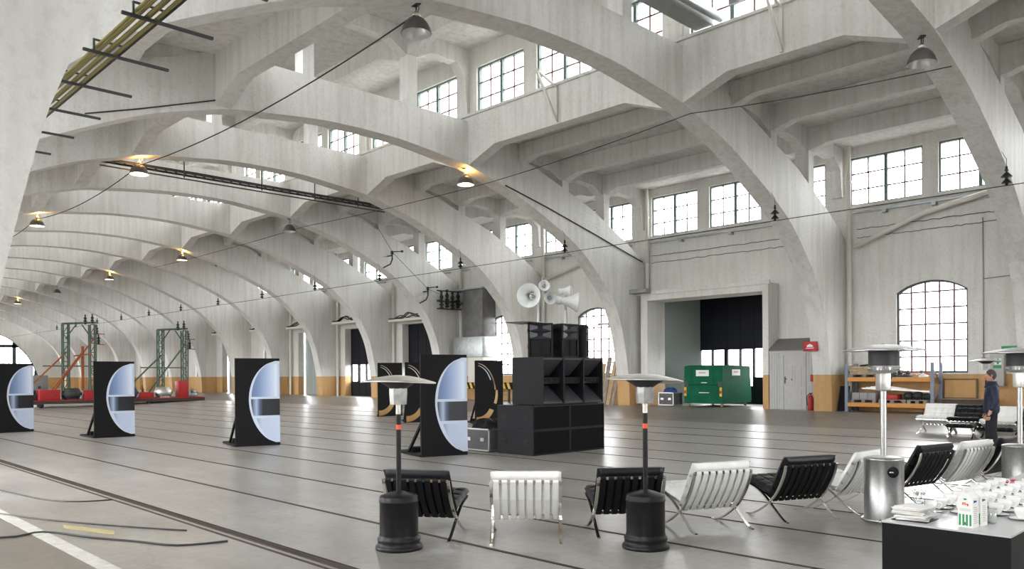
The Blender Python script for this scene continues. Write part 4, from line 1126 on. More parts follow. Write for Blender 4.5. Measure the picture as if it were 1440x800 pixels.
def switch(x, y, z, label):
    t = thing('line_insulator', label, 'insulator', (x,y,z), 0, 'bracket insulators on the fifth arch')
    b = MB(); b.lathe([(0,.12),(.05,.10),(.09,.04),(.04,.02),(.08,-.04),(.03,-.06),(.03,-.3),(0,-.31)], 14); b.build('bells', M['porcelain'], t)
    b = MB(); b.tube([(0,0,-.28),(-.1,0,-.5),(-.42,.1,-.68)], .03, 6); b.build('lower_arm', M['porcelain'], t)
    b = MB(); b.tube([(0,0,.06),(.25,-.02,.1),(.55,0,.14)], .026, 6); b.lathe([(0,-.05),(.06,-.04),(.06,.04),(0,.05)], 10, 0, T(.55,0,.14)); b.build('upper_arm', M['porcelain'], t)
    b = MB(); b.tube([(0,0,-.1),(0,.35,-.1)], .03, 6); b.build('wall_stub', M['darksteel'], t)
switch(21.16,rib_y(5)-.35,7.27,'black bracket insulator higher up on the fifth arch'); switch(23.18,rib_y(5)-.35,5.8,'black bracket insulator lower down on the fifth arch')
t = thing('switchgear', 'black cluster of insulators and bars on the fifth arch near the wall', 'switchgear', (24.5,rib_y(5)-.02,4.85))
for z in (.1,.45,.95):
    b = MB(); b.tube([(-.75,-.3,z-.02),(.75,-.3,z)], .035, 6); b.build('bar', M['darksteel'], t)
for i in range(4):
    b = MB(); x = -.5+i*.34; b.lathe([(0,0),(.07,.02),(.12,.1),(.05,.13),(.13,.24),(.05,.28),(.12,.4),(.05,.44),(.1,.6),(.04,.72),(.08,.85),(0,.9)], 12, 0, T(x,-.32,.05+.08*(i%2))); b.build('insulator', M['porcelain'], t)
for x in (-.5,.5):
    b = MB(); b.tube([(x,.02,.5),(x,-.3,.5)], .03, 6); b.build('stub', M['darksteel'], t)
b = MB(); b.tube([(.3,-.3,.5),(.6,-.35,.3),(.9,-.3,.45),(1.0,-.2,.7)], .03, 6); b.build('jumper', M['cable_dark'], t)

# ------------------------------------------------------------------ cable bundle, ladder tray, duct
t = thing('cable_bundle', 'bundle of olive cables on steel cross bars in the upper left corner', 'cables', (2.6,8.3,4.95))
for i in range(6):
    b = MB(); x = -.09+.042*i+.012*(i==5); z = .03*(i % 2)+.03*(i == 0)
    b.tube([(x,-4.8,z+.02),(x,-1.2,z),(x+.006,.9,z+.012),(x,5.6,z)], .0165, 8); b.build('cable', M['cable'] if i != 5 else M['cable_dark'], t)
for i in range(9):
    y = -3.2+i*1.06; b = MB(); b.box(-.22,.58,y-.016,y+.016,-.042,-.018); b.build('cross_bar', M['darksteel'], t)
    b = MB(); b.box(-.12,.16,y-.012,y+.012,.082,.095); b.box(-.13,-.115,y-.012,y+.012,-.02,.095); b.build('clamp', M['darksteel'], t)
for y in (-2.9,2.86):
    b = MB(); b.tube([(.0,y,-.05),(-.35,y,.4),(-1.1,y,1.3)], .02, 6); b.build('stay', M['darksteel'], t)
y0 = rib_y(4)+1.0
t = thing('cable_tray', 'black ladder cable tray hung across the hall behind the fourth arch', 'cable tray', (XC,y0,8.12))
for yy in (-.16,.16):
    b = MB(); b.obox((-4.8,yy,.06),(5.3,yy,.06),.03,.06); b.build('side_rail', M['darksteel'], t)
for i in range(34):
    b = MB(); b.box(-4.75+i*.3,-4.71+i*.3,-.145,.145,.02,.05); b.build('rung', M['darksteel'], t)
for i in range(4):
    b = MB(); b.tube([(-4.8,-.1+i*.07,.10),(-2,-.08+i*.06,.13),(1,-.1+i*.07,.11),(5.2,-.1+i*.06,.12)], .018, 6); b.build('cable', M['cable_dark'], t)
b = MB(); b.obox((-4.8,0,-.10),(5.3,0,-.10),.035,.035); b.build('lower_pipe', M['darksteel'], t)
for x in (-2.4,.2,2.2,4.0):
    b = MB(); b.tube([(x,-.17,-.1),(x,-.17,.75 if abs(x) < 3 else .25)], .02, 6); b.build('hanger_rod', M['darksteel'], t)
t = thing('air_duct', 'flat grey duct with silver pipe beside it crossing the high nave at top', 'duct', (XC,10.25,9.88))
b = MB(); b.rbox(-3.6,3.82,-.24,.24,0,.26,.02); b.build('duct', mat('dull_zinc', (.36,.37,.37), .65, .5, .1, 5), t)
b = MB(); b.tube([(-3.6,-.40,.12),(3.85,-.40,.12)], .10, 20); b.build('pipe', M['steel'], t)
b = MB(); b.box(3.78,3.83,-1.15,-.65,.32,.62); b.build('grille', M['grey'], t)
for x in (-1.5,):
    b = MB(); b.box(x,x+.05,-.55,.3,-.05,-.001); b.build('support', M['darksteel'], t)

for i, (y, lab) in enumerate([(8.32,'between the first and second arch'),(14.93,'between the second and third arch')]):
    t = thing('wall_bracket', 'white triangular bracket on the right girder face %s' % lab, 'bracket', (16.33,y,8.75), 0, 'white brackets on the right girder')
    for nm, p, q in (('upright',(-.05,0,0),(-.05,0,1.0)),('strut',(-.06,0,.04),(-.85,0,1.26)),('arm',(-.05,0,.98),(-.85,0,1.26)),('chain',(-.85,0,1.26),(-.85,0,3.0))):
        b = MB()
        if nm == 'chain': b.tube([p,q], .008, 6)
        else: b.obox(p,q,.06,.06)
        b.build(nm, M['creampaint'], t)

# ------------------------------------------------------------------ pipes, rails, ducts on the right wall
for n in range(2, 9):
    y = rib_y(n)-.17; t = thing('downpipe', 'white rainwater pipe on the right wall beside the %s arch from the front' % LNAME[n-1], 'pipe', (25.33,y,.6), 0, 'rainwater pipes on the right wall')
    b = MB(); b.lathe([(.07,0),(.07,8.3),(.09,8.31),(.09,8.5),(.0,8.5)], 14)
    b.build('pipe', M['creampaint'], t)
    for z in (1.4,3.4,5.4,7.2):
        b = MB(); b.lathe([(.071,z),(.085,z),(.085,z+.06),(.071,z+.06)], 14); b.build('clip', M['creampaint'], t)
for pts, lab in [([(25.22,10.5,5.75),(25.22,8.5,6.50),(25.22,6.1,6.98)], 'white pipe slanting up the right wall above the nearest arched window'), ([(25.22,23.9,5.9),(25.22,21.4,6.5),(25.22,19.4,6.98)], 'white pipe slanting up the wall behind the loudspeaker stack')]:
    b = MB(); b.tube(pts, .075, 12); tag(b.build('slanted_pipe', M['creampaint']), lab, 'pipe', 'slanting pipes on the right wall')
for n in range(1, 8):
    y0, y1 = rib_y(n)+RT+.02, rib_y(n+1)-.3
    t = thing('wall_rail', 'grey steel rail under the high windows of the %s bay from the front' % LNAME[n-1], 'rail', (25.36,0,6.82), 0, 'steel rails under the high windows')
    b = MB(); b.box(-.04,.04,y0,y1,0,.06); b.build('rail', M['steel'], t)
    for q in (.2,.5,.8):
        b = MB(); yy = y0+(y1-y0)*q; b.box(-.05,.14,yy-.06,yy+.06,-.09,-.002); b.build('wall_clip', M['steel'], t)
for (a, c, z, lab) in [(5.9,10.5,6.33,'nearest bay'),(11.6,18.4,6.35,'wide bay with the portal')]:
    for k2, dz in enumerate((0,-.27)):
        b = MB(); rr = random.Random(int(a*10)+k2); P = [(25.46,a+(c-a)*i/40,z+dz+rr.uniform(-.02,.02)) for i in range(41)]
        b.tube(P, .010, 6); tag(b.build('wall_cable', M['darksteel']), '%s thin dark cable along the right wall of the %s' % (('upper','lower')[k2], lab), 'cable')
b = MB(); b.tube([(25.47,6.95,6.2),(25.47,6.95,2.2)], .014, 6); b.tube([(25.47,6.95,4.45),(25.47,6.1,4.5),(25.47,5.95,4.7)], .014, 6); b.rbox(25.42,25.5,6.9,7.0,2.1,2.22,.02)
tag(b.build('wall_cable', M['grey']), 'thin vertical cable with pull switch right of the nearest arched window', 'cable')
t = thing('metal_shaft', 'tall grey metal shaft on the wall left of the fourth arched window', 'shaft', (24.95,28.3,2.62))
b = MB(); b.rbox(-.35,.52,-1.05,1.05,0,.95,.015); b.build('lower_box', M['steel'], t)
b = MB(); b.rbox(-.30,.52,-1.0,.35,.955,3.15,.015); b.build('shaft', mat('sooty_steel', (.14,.14,.14), .5, .6, .3, 2), t)
b = MB(); b.box(-.36,.52,-1.03,.95,3.16,3.22); b.build('cap', M['steel'], t)
b = MB(); b.rbox(-.32,.5,-1.0,.0,-1.2,-.01,.01); b.build('white_casing', M['creampaint'], t)
t = thing('hazard_barrier', 'low barrier with yellow and black stripes below the fourth arched window', 'barrier', (24.2,27.1,.6))
b = MB(); b.box(-.03,.03,-2.2,2.2,.55,.85); b.build('board', M['blackboard'], t)
b = MB()
for i in range(14):
    y = -2.15+i*.31; b.prism([(y,.57),(y+.15,.57),(y+.27,.83),(y+.12,.83)], 'x', -.036, -.0305)
b.build('stripes', M['yellow'], t)
for y in (-2,0,2):
    b = MB(); b.box(-.04,.04,y-.04,y+.04,0,.549); b.build('post', M['darksteel'], t)
# trunking over the portals
for i, (a, c, z) in enumerate([(17.9,19.5,4.86),(30.2,35.0,4.6),(36.2,40.6,4.75),(41.8,46.0,4.7),(48.0,51.0,4.75),(53,57,4.75)]):
    t = thing('trunking', 'grey trunking with loose cables over the %s opening of the right wall' % ['wide portal','second','third','fourth','fifth','sixth'][i], 'trunking', (25.0 if i else 24.55,(a+c)/2,z), 0, 'cable trunking on the right wall'); L = (c-a)/2
    b = MB(); b.rbox(-.16,.16 if i == 0 else .49,-L,L,-.02 if i == 0 else 0,.13,.02); b.build('trunk', M['grey'] if i == 0 else M['creampaint'], t)
    if i:
        for k2 in range(3):
            rr = random.Random(i*7+k2); b = MB(); b.tube(smooth([(-.1+.08*k2,-L+2*L*q/9,.15+.02+rr.random()*.28*(1 if 2<q<8 else .1)) for q in range(10)], 4), .03, 6); b.build('cable', M['cable_dark'], t)
b = MB(); b.box(24.45,24.52,19.2,20.3,3.72,3.80); tag(b.build('rib_bracket', M['grey']), 'small grey bracket on the foot of the third arch', 'bracket')
# ------------------------------------------------------------------ things along the right wall
G = .6
# green waste compactor
t = thing('waste_container', 'green steel waste container standing in the wide portal', 'container', (25.0,15.05,G))
b = MB()
b.prism([(0,.12),(1.95,.12),(2.0,.25),(1.88,1.46),(.35,1.5),(.02,1.46),(0,.84),(.03,.80),(0,.76)], 'y', 0, 1.6); b.build('body', M['green'], t)
b = MB(); b.box(-.012,.0,.06,1.54,.80,1.42); b.build('lid_panel', M['green'], t)
b = MB(); b.box(-.022,-.013,.36,.375,.8,1.42); b.box(-.022,-.013,1.26,1.275,.8,1.42); b.box(-.022,-.013,.06,1.54,.80,.82); b.box(-.018,-.013,.06,1.54,1.40,1.42); b.build('ribs', M['green'], t)
def sign(parent, x0, y0, y1, z0, z1, axis):
    b = MB()
    if axis == 'x': b.box(x0-.008,x0,y0,y1,z0,z1)
    else: b.box(y0,y1,x0-.008,x0,z0,z1)
    s = b.build('sign_plate', M['signwhite'], parent); s['label'] = 'white sign plate with dark lettering'
    b = MB(); L = y1-y0; zc = (z0+z1)/2; rr = random.Random(int(L*100)); q = y0+L*.25
    while q < y1-L*.25:                             # lettering too small to read
        w_ = L*.045
        if axis == 'x': b.box(x0-.011,x0-.0085,q,q+w_,zc-.005,zc+.05-.02*rr.random())
        else: b.box(q,q+w_,x0-.011,x0-.0085,zc-.005,zc+.05-.02*rr.random())
        q += w_*1.45
    b.build('lettering', M['grey'], s)
sign(t,-.013,.55,1.08,1.10,1.32,'x'); sign(t,0,.62,1.18,1.12,1.34,'y')
for y in (.03,1.5):
    b = MB(); b.box(-.012,-.0005,y,y+.09,.38,.70); r_ = b.build('reflector', M['yellow'], t); b = MB(); b.box(-.016,-.0125,y+.005,y+.085,.48,.58); b.build('red_lens', M['red'], r_)
for y in (.0,1.4):
    b = MB(); b.box(-.03,-.0005,y,y+.18,.74,.90); b.build('hinge_block', M['darksteel'], t)
for z, y0, y1 in ((.86,.62,.86),(.50,.55,.95)):
    b = MB(); b.box(-.035,-.013,y0,y1,z,z+.015); b.build('handle', M['alu'], t)
for x in (.15,1.75):
    for y in (.12,1.48):
        b = MB(); b.lathe([(0,-.03),(.055,-.03),(.06,0),(.055,.03),(0,.03)], 16, 0, T(x,y,.06)@RX(PI/2)); b.build('wheel', M['wood'], t)
# equipment case with blue cloth
flight_case(24.75,25.35,16.95,17.62,G,.50,'grey flight case left of the green container')
heap(25.05,17.25,G+.501,.22,.25,.18,'dark blue cloth lying on the flight case by the container',M['bluecloth'])
# grey wooden shed with door
t = thing('door_cabin', 'small grey boarded cabin with panelled door between portal and second arch', 'cabin', (24.8,11.5,G))
b = MB(); W_ = 1.66; b.box(0,.68,0,W_,0,1.93)
for i in range(12):
    y = .99+.5*0+i*.0
b.build('wall', M['shed'], t)
b = MB()
for i in range(5): b.box(-.012,0,1.22+i*.088,1.22+i*.088+.078,.03,1.86)
for i in range(4): b.box(-.012,0,.02+i*.088,.02+i*.088+.078,.03,1.86)
b.build('boarding', M['shed'], t)
b = MB(); b.box(-.03,.0,.38,.44,0,1.86); b.box(-.03,.0,1.15,1.21,0,1.86); b.box(-.03,0,.44,1.15,1.78,1.86); b.box(-.035,0,0,W_,1.86,1.93); b.build('door_frame', M['shed'], t)
b = MB(); b.box(-.018,0,.45,1.14,.02,1.77)
for y0, y1, z0, z1 in ((.53,.77,.75,1.45),(.83,1.07,.75,1.45),(.53,1.07,.12,.38),(.53,1.07,.46,.64)):
    for p in ((y0,y1,z0,z0+.018),(y0,y1,z1-.018,z1),(y0,y0+.018,z0,z1),(y1-.018,y1,z0,z1)): b.box(-.028,-.018,*p)
d_ = b.build('door', M['shed'], t)
b = MB(); b.tube([(-.05,1.10,1.0),(-.05,1.02,1.0)], .012, 8); b.box(-.03,-.019,1.08,1.115,.85,1.08); b.build('handle', M['darksteel'], d_)
b = MB(); b.lathe([(0,.0),(.03,.0),(.03,-.006),(0,-.006)], 18, 0, T(-.019,.86,.98)@RY(PI/2)); b.build('red_dot', M['red'], d_)
b = MB(); b.hexa([(-.06,-.0,1.94),(.68,-.0,2.32),(.68,W_,2.32),(-.06,W_,1.94),(-.06,0,1.98),(.68,0,2.36),(.68,W_,2.36),(-.06,W_,1.98)]); b.build('roof', M['roofing'], t)
# fire signs and extinguishers
t = thing('fire_sign', 'red fire box with white symbol on the foot of the second arch', 'sign', (24.25,11.42,2.48))
b = MB(); b.rbox(-.16,.10,-.22,.22,0,.30,.012); b.build('box', M['red'], t)
b = MB(); b.prism([(-.10,.13),(.10,.13),(.10,.16),(.06,.2),(.0,.22),(-.06,.2),(-.10,.16)], 'x', -.166, -.1605); b.box(-.166,-.1605,-.13,.13,.08,.105); b.build('symbol', M['signwhite'], t)
b = MB(); b.rbox(-.05,.03,-.07,.07,0,.22,.015); o = b.build('alarm_box', M['red'], None, (24.735,11.63,1.52)); tag(o, 'small red alarm box beside the cabin door', 'alarm')
t = thing('fire_extinguisher', 'red fire extinguisher on the floor beside the second arch foot', 'extinguisher', (24.62,11.66,G))
b = MB(); b.lathe([(0,0),(.08,0),(.085,.02),(.085,.40),(.06,.47),(.025,.49),(.025,.53),(0,.53)], 20); b.build('cylinder', M['red'], t)
b = MB(); b.box(-.02,.02,-.06,.03,.53,.56); b.tube([(0,.03,.54),(0,.12,.45),(0,.11,.15)], .012, 6); b.build('hose', M['black'], t)
b = MB(); b.hexa([(24.7,10.55,G),(24.74,10.55,G),(24.74,10.83,G),(24.7,10.83,G),(24.95,10.55,G+.78),(24.99,10.55,G+.78),(24.99,10.83,G+.78),(24.95,10.83,G+.78)]); tag(b.build('leaning_board', M['blackboard']), 'dark board leaning at the left end of the pallet rack', 'board')

# pallet rack
RX0, RX1, RY0, RY1 = 24.62, 25.32, 8.03, 10.5
t = thing('pallet_rack', 'pallet rack with blue uprights and orange beams under the arched window', 'shelving', (RX0,RY0,G)); w, d = RX1-RX0, RY1-RY0
for x in (0,w):
    for y in (0,d):
        b = MB(); b.box(x-.035,x+.035,y-.045,y+.045,0,1.48); b.box(x-.05,x+.05,y-.06,y+.06,0,.012); b.build('upright', M['blue'], t)
for y in (0,d):
    b = MB(); b.obox((0,y,.3),(w,y,.85),.025,.03); b.obox((w,y,.85),(0,y,1.35),.025,.03); b.build('brace', M['blue'], t)
for z in (.16,.93):
    for x in (-.02,w+.02):
        b = MB(); b.box(x-.03,x+.03,.046,d-.046,z,z+.11); b.build('beam', M['orange'], t)
    b = MB()
    for i in range(9): b.box(-.05+i*w/8.2,-.05+i*w/8.2+.07,.05,d-.05,z+.111,z+.128)
    b.build('deck', M['wood'], t)
def on_shelf(z): return G+(.16 if z == 0 else .93)+.1285
def pallet(y, z, L, label):
    b = MB(); h = .10
    for i in range(3): b.box(-.28,.28,-L/2+i*(L-.1)/2,-L/2+i*(L-.1)/2+.1,0,h-.025)
    for i in range(5): b.box(-.28+i*.115,-.28+i*.115+.09,-L/2,L/2,h-.025,h)
    o = b.build('pallet', M['greywood'], None, ((RX0+RX1)/2,RY0+y,z)); return tag(o, label, 'pallet', 'pallets on the rack')
pallet(2.0,on_shelf(0),.75,'wooden pallet on the lower shelf at the left end of the rack'); pallet(1.15,on_shelf(0),.78,'wooden pallet on the lower shelf in the middle of the rack'); pallet(.45,on_shelf(0),.55,'wooden pallet on the lower shelf at the right end of the rack'); pallet(1.95,on_shelf(1),.9,'wooden pallet on the upper shelf at the left end of the rack')
zz = on_shelf(0)+.1005
for i in range(3):
    b = MB(); b.rbox(-.2,.2,-.115,.115,0,.20,.01); o = b.build('concrete_block', M['grey'], None, (24.93,RY0+1.76+i*.245,zz)); tag(o, 'grey block on the lower left pallet, %s of the three' % ['rightmost','middle','leftmost'][i], 'block', 'blocks on the lower left pallet')
b = MB(); b.rbox(-.2,.2,-.2,.2,0,.15,.02); o = b.build('toolbox', M['red'], None, (24.9,RY0+1.2,zz)); tag(o, 'red toolbox half hidden on the lower shelf of the rack', 'toolbox')
for i in range(5):
    b = MB(); y = .25+.0*i; b.obox((-.14+.09*i,.12,.255-.012*i),(-.16+.09*i,2.05-.1*i,.33+.022*i),.07,.035); o = b.build('metal_profile', M['alu'], None, (24.9,RY0,zz)); tag(o, 'long bare metal profile, %s of the five lying slanted on the lower shelf' % ['frontmost','second from front','middle','second from back','rearmost'][i], 'metal bar', 'metal profiles on the rack')
for i, (y, r) in enumerate(((.25,.10),(.48,.12),(.75,.11))):
    b = MB(); b.lathe([(0,-.16),(r*.5,-.16),(r*.5,-.12),(r,-.11),(r,.10),(r*.7,.13),(r*.3,.14),(r*.3,.18),(0,.18)], 18, 0, T(0,0,r)@RY(PI/2)); b.box(-.1,.1,-r*.9,r*.9,0,.03); o = b.build('electric_motor', M['darksteel'], None, (24.9,RY0+y,zz)); tag(o, 'dark electric motor on the lower shelf, %s from the right upright' % ['first','second','third'][i], 'motor', 'motors on the lower rack shelf')
zu = on_shelf(1)+.1005
t = thing('wooden_crate', 'pale wooden crate on the upper shelf at the left end of the rack', 'crate', (24.95,RY0+1.95,zu))
b = MB()
for z in (0,.08,.16): b.box(-.27,-.255,-.45,.45,z,z+.07); b.box(.255,.27,-.45,.45,z,z+.07); b.box(-.255,.255,-.45,-.435,z,z+.07); b.box(-.255,.255,.435,.45,z,z+.07)
b.box(-.255,.255,-.435,.435,0,.02); b.build('slats', M['wood'], t)
b = MB(); b.tube([(-.1,-.3,.24),(.0,.0,.27),(.05,.25,.25)], .03, 8); b.build('contents', M['darksteel'], t)
zs = on_shelf(1)
for i, (y, h) in enumerate(((1.2,.30),(1.0,.16),(.78,.20),(.35,.13))):
    b = MB(); rr = random.Random(i+5); b.rbox(-.15,.15,-.09,.09,0,h*.45,.01); b.lathe([(0,h*.4),(.06,h*.45),(.07,h*.7),(.03,h*.75),(.03,h),(0,h)], 12); b.tube([(0,0,h*.6),(-.1,.1,h*.8),(-.14,.16,h*.5)], .02, 6)
    o = b.build('machine_part', M['darksteel'] if i < 3 else M['signwhite'], None, (24.95,RY0+y,zs)); tag(o, ['tall black machine part on the upper shelf left of centre','low dark machine part beside the tall black one','dark machine part in the middle of the upper shelf','white machine part near the right end of the upper shelf'][i], 'machine part', 'machine parts on the upper shelf')
for i in range(2):
    b = MB(); b.tube([(24.85+.12*i,RY0+1.1,zs+.31-.1*i),(24.8+.14*i,RY0-.05,zs+.12-.06*i)], .014, 6); tag(b.build('thin_pipe', M['wood'] if i == 0 else M['red']), '%s thin rod sloping across the upper shelf of the rack' % ['pale','red'][i], 'rod', 'rods on the upper shelf')
# panels, chest, cabinet on the wall to the right of the rack
t = thing('wall_panel', 'ochre panel in dark frame leaning on the wall right of the rack', 'panel', (25.4,7.12,G)); b = MB(); b.box(.03,.06,0,.86,.45,.98); b.build('panel', M['ochre'], t)
b = MB()
for p in ((-.02,.88,.42,.46),(-.02,.88,.97,1.01),(-.02,.02,.46,.97),(.84,.88,.46,.97)): b.box(.02,.075,*p)
b.build('frame', M['brown'], t)
t = thing('wooden_chest', 'low dark brown chest against the wall behind the white lounge chair', 'chest', (24.85,6.62,G)); b = MB(); b.rbox(0,.5,0,1.25,0,.40,.015); b.build('body', mat('dark_brown', (.055,.04,.028), .7, 0, .2, 4), t); b = MB(); b.rbox(-.02,.51,-.02,1.27,.402,.44,.012); b.build('lid', M['brown'], t)
t = thing('wall_cabinet', 'grey wall cabinet with green first aid sign behind the man', 'cabinet', (25.32,6.40,1.40)); b = MB(); b.rbox(0,.17,0,.36,0,.88,.01); b.build('body', M['shed'], t); b = MB(); b.box(-.012,-.0005,.012,.348,.012,.868); b.build('door', M['shed'], t)
b = MB(); b.box(-.017,-.0125,.06,.24,.60,.78); s_ = b.build('first_aid_sign', M['signwhite'], t)
b = MB()
b.box(-.0205,-.0175,.125,.175,.615,.765); b.box(-.0205,-.0175,.075,.125,.665,.715); b.box(-.0205,-.0175,.175,.225,.665,.715); b.build('green_cross', M['cartongreen'], s_)
b = MB(); b.box(-.017,-.0125,.06,.27,.50,.585); b.build('green_strip', M['cartongreen'], t)
t = thing('exit_sign', 'green rectangular sign on the wall above the right-edge heater', 'sign', (25.47,6.02,2.30)); b = MB(); b.box(-.02,0,0,.48,0,.22); b.build('plate', M['cartongreen'], t); b = MB(); b.prism([(.08,.10),(.2,.10),(.2,.05),(.3,.115),(.2,.18),(.2,.13),(.08,.13)], 'x', -.024, -.0205); b.build('arrow', M['signwhite'], t)
# boards leaning by the third arch foot
for i, (y, w_, h, m_) in enumerate(((20.3,.36,1.62,'wood'),(19.96,.20,1.85,'greywood'),(19.72,.16,1.70,'wood'),(19.52,.14,1.5,'greywood'))):
    b = MB(); b.hexa([(24.35,y-w_/2,G),(24.39,y-w_/2,G),(24.39,y+w_/2,G),(24.35,y+w_/2,G),(24.75,y-w_/2-.03*i,G+h),(24.79,y-w_/2-.03*i,G+h),(24.79,y+w_/2-.03*i,G+h),(24.75,y+w_/2-.03*i,G+h)])
    tag(b.build('timber_board', M[m_]), 'rough timber board, %s of those leaning beyond the third arch foot' % ['widest and leftmost','second from left','third from left','rightmost'][i], 'board', 'boards leaning beyond the third arch')

# ------------------------------------------------------------------ steel gantries far left
def gantry(x0, x1, y, h, label, zb):
    t = thing('lattice_gantry', label, 'gantry', ((x0+x1)/2,y,zb), 0, 'green steel gantries'); L = (x1-x0)/2
    for s in (-1,1):
        b = MB(); x = s*L
        for dx in (-.16,.16):
            for dy in (-.16,.16): b.obox((x+dx,dy,0),(x+dx,dy,h),.07,.07)
        k = 8
        for i in range(k):
            z0, z1 = h*i/k, h*(i+1)/k; q = 1 if i % 2 else -1
            b.obox((x-.16*q,-.16,z0),(x+.16*q,-.16,z1),.04,.04); b.obox((x-.16,-.16*q,z0),(x-.16,.16*q,z1),.04,.04); b.obox((x-.16,-.16,z1),(x+.16,-.16,z1),.05,.05)
        b.build('column', M['gsteel'], t)
    b = MB(); b.obox((-L-.2,0,h),(L+.2,0,h+.15),.12,.12); b.obox((-L,0,h-.9),(-L+.6,0,h),.06,.06); b.obox((L,0,h-.9),(L-.6,0,h),.06,.06); b.build('top_beam', M['gsteel'], t)
    b = MB(); b.obox((-L-2.2,-.1,.5),(-L,-.1,h*.62),.08,.08); b.obox((-L-.9,-.15,.2),(L,-.15,h*.80),.08,.08); b.build('diagonal_brace', M['gsteel'] if x0 > 17 else M['rust'], t)
    b = MB(); b.obox((-L-1.2,.1,h*.44),(L+.1,.1,h*.44),.07,.07); b.build('cross_rail', M['gsteel'], t)
    for i, (dx, dz) in enumerate(((.35,.0),(.75,.05),(L*1.0+.5,-.6),(L+.55,-1.2))):
        b = MB(); b.lathe([(0,0),(.05,.02),(.12,.08),(.05,.14),(.12,.22),(.05,.28),(.1,.38),(.03,.5),(.06,.6),(0,.62)], 10, 0, T(dx if i < 2 else L+.25+.1*i-.2,0,h+dz)); b.build('insulator', M['porcelain'], t)
    b = MB(); b.obox((L+.1,0,h-.55),(L+.7,0,h-.55),.05,.05); b.obox((L+.1,0,h-1.2),(L+.7,0,h-1.2),.05,.05); b.build('side_arm', M['rust'], t)
    return t
FB = .45
gantry(14.3,15.8,53.4,4.55,'green lattice gantry farther left, behind the board second from left',FB); gantry(19.75,21.3,53.0,4.35,'green lattice gantry nearer the right wall, left of the third board',FB)
t = thing('flatbed', 'low dark flatbed with red edge carrying the gantries at the far left', 'trailer', (17.2,53.2,0))
b = MB(); b.box(-5.3,4.9,-1.5,1.5,.22,.45); b.build('deck', mat('dark_deck', (.06,.045,.04), .8), t); b = MB(); b.box(-5.3,4.9,-1.53,-1.501,.40,.445); b.build('red_edge', M['red'], t)
for x in (-4.6,-1.5,1.5,4.4):
    b = MB(); b.lathe([(0,-.1),(.16,-.1),(.16,.1),(0,.1)], 18, 0, T(x,-1.2,.16)@RX(PI/2)); b.build('wheel', M['darksteel'], t)
rr = random.Random(21)
for i, (x, w_, h, m_, nm, lab) in enumerate([
 (20.75,.62,1.05,'red','tool_cabinet','red cabinet on the flatbed below the right gantry'),
 (13.05,1.1,.6,'red','tool_cabinet','red box at the left end of the flatbed'),
 (15.45,1.15,.55,'red','tool_cabinet','red low box under the left gantry'),
 (16.52,.8,.9,'darksteel','machine_housing','black machine housing beside the left gantry'),
 (12.6,1.8,1.45,'grey','machine_housing','grey machine housing behind the left end of the flatbed'),
 (18.5,.8,.35,'red','tool_cabinet','red low box between the two gantries')]):
    y = 52.1 if i != 4 else 54.3; t = thing(nm, lab, 'machine', (x,y,FB if i != 4 else FB)); b = MB(); b.rbox(-w_/2,w_/2,-.3,.3,0,h,.02); b.build('housing', M[m_], t); b = MB(); b.box(-w_*.35,w_*.35,-.312,-.301,h*.25,h*.75); b.build('door', M[m_], t); b = MB(); b.box(w_*.2,w_*.28,-.33,-.313,h*.45,h*.55); b.build('handle', M['darksteel'], t)
for i, x in enumerate((14.27,17.5,19.6)):
    y = 52.15; r = .34; b = MB(); b.lathe([(0,-.5),(r*.6,-.5),(r*.6,-.42),(r,-.40),(r,.38),(r*.8,.42),(r*.3,.44),(r*.3,.55),(0,.55)], 18, 0, T(0,0,r)@RY(PI/2)); b.box(-.3,.3,-r*.9,r*.9,0,.08)
    tag(b.build('drum_motor', M['darksteel'] if i < 2 else M['alu'], None, (x,y,FB)), ['dark drum motor on the flatbed left of the left gantry','dark drum motor on the flatbed right of the black housing','pale drum motor on the flatbed under the right gantry'][i], 'motor', 'drum motors on the flatbed')
for i, (x, w_, h) in enumerate(((12.2,.5,.7),(13.75,.3,.55),(16.1,.22,.8),(17.0,.16,.5),(18.0,.3,.45),(18.95,.2,.7),(20.2,.3,.55),(21.6,.4,.5))):
    b = MB(); q = rr.random(); b.rbox(-w_/2,w_/2,-.2,.2,0,h*.5,.02); b.lathe([(0,h*.5),(w_*.4,h*.5),(w_*.45,h*.8),(w_*.2,h*.85),(w_*.15,h),(0,h)], 12, 0, T(w_*.1,0,-.002)); b.tube([(-w_*.3,-.1,h*.45),(-w_*.6,-.25,h*(.7+.4*q)),(-w_*.3,-.2,h*1.1)], .035, 6)
    tag(b.build('machine_part', M[('darksteel','rust','gsteel','steel')[i % 4]], None, (x,54.0 if i not in (0,7) else 52.4,FB)), 'small machine part on the flatbed, %s counting from the left' % LNAME[i], 'machine part', 'small machine parts on the flatbed')
t = thing('rust_mast', 'rust orange mast with insulators standing within the left gantry', 'mast', (15.1,52.9,FB))
b = MB(); b.obox((0,0,0),(0,0,3.2),.14,.14); b.build('mast', M['rust'], t); b = MB(); b.obox((-.5,0,2.6),(.5,0,2.75),.08,.08); b.build('arm', M['rust'], t); b = MB(); b.obox((-1.9,-.1,.3),(0,-.1,2.9),.08,.08); b.build('brace', M['rust'], t)
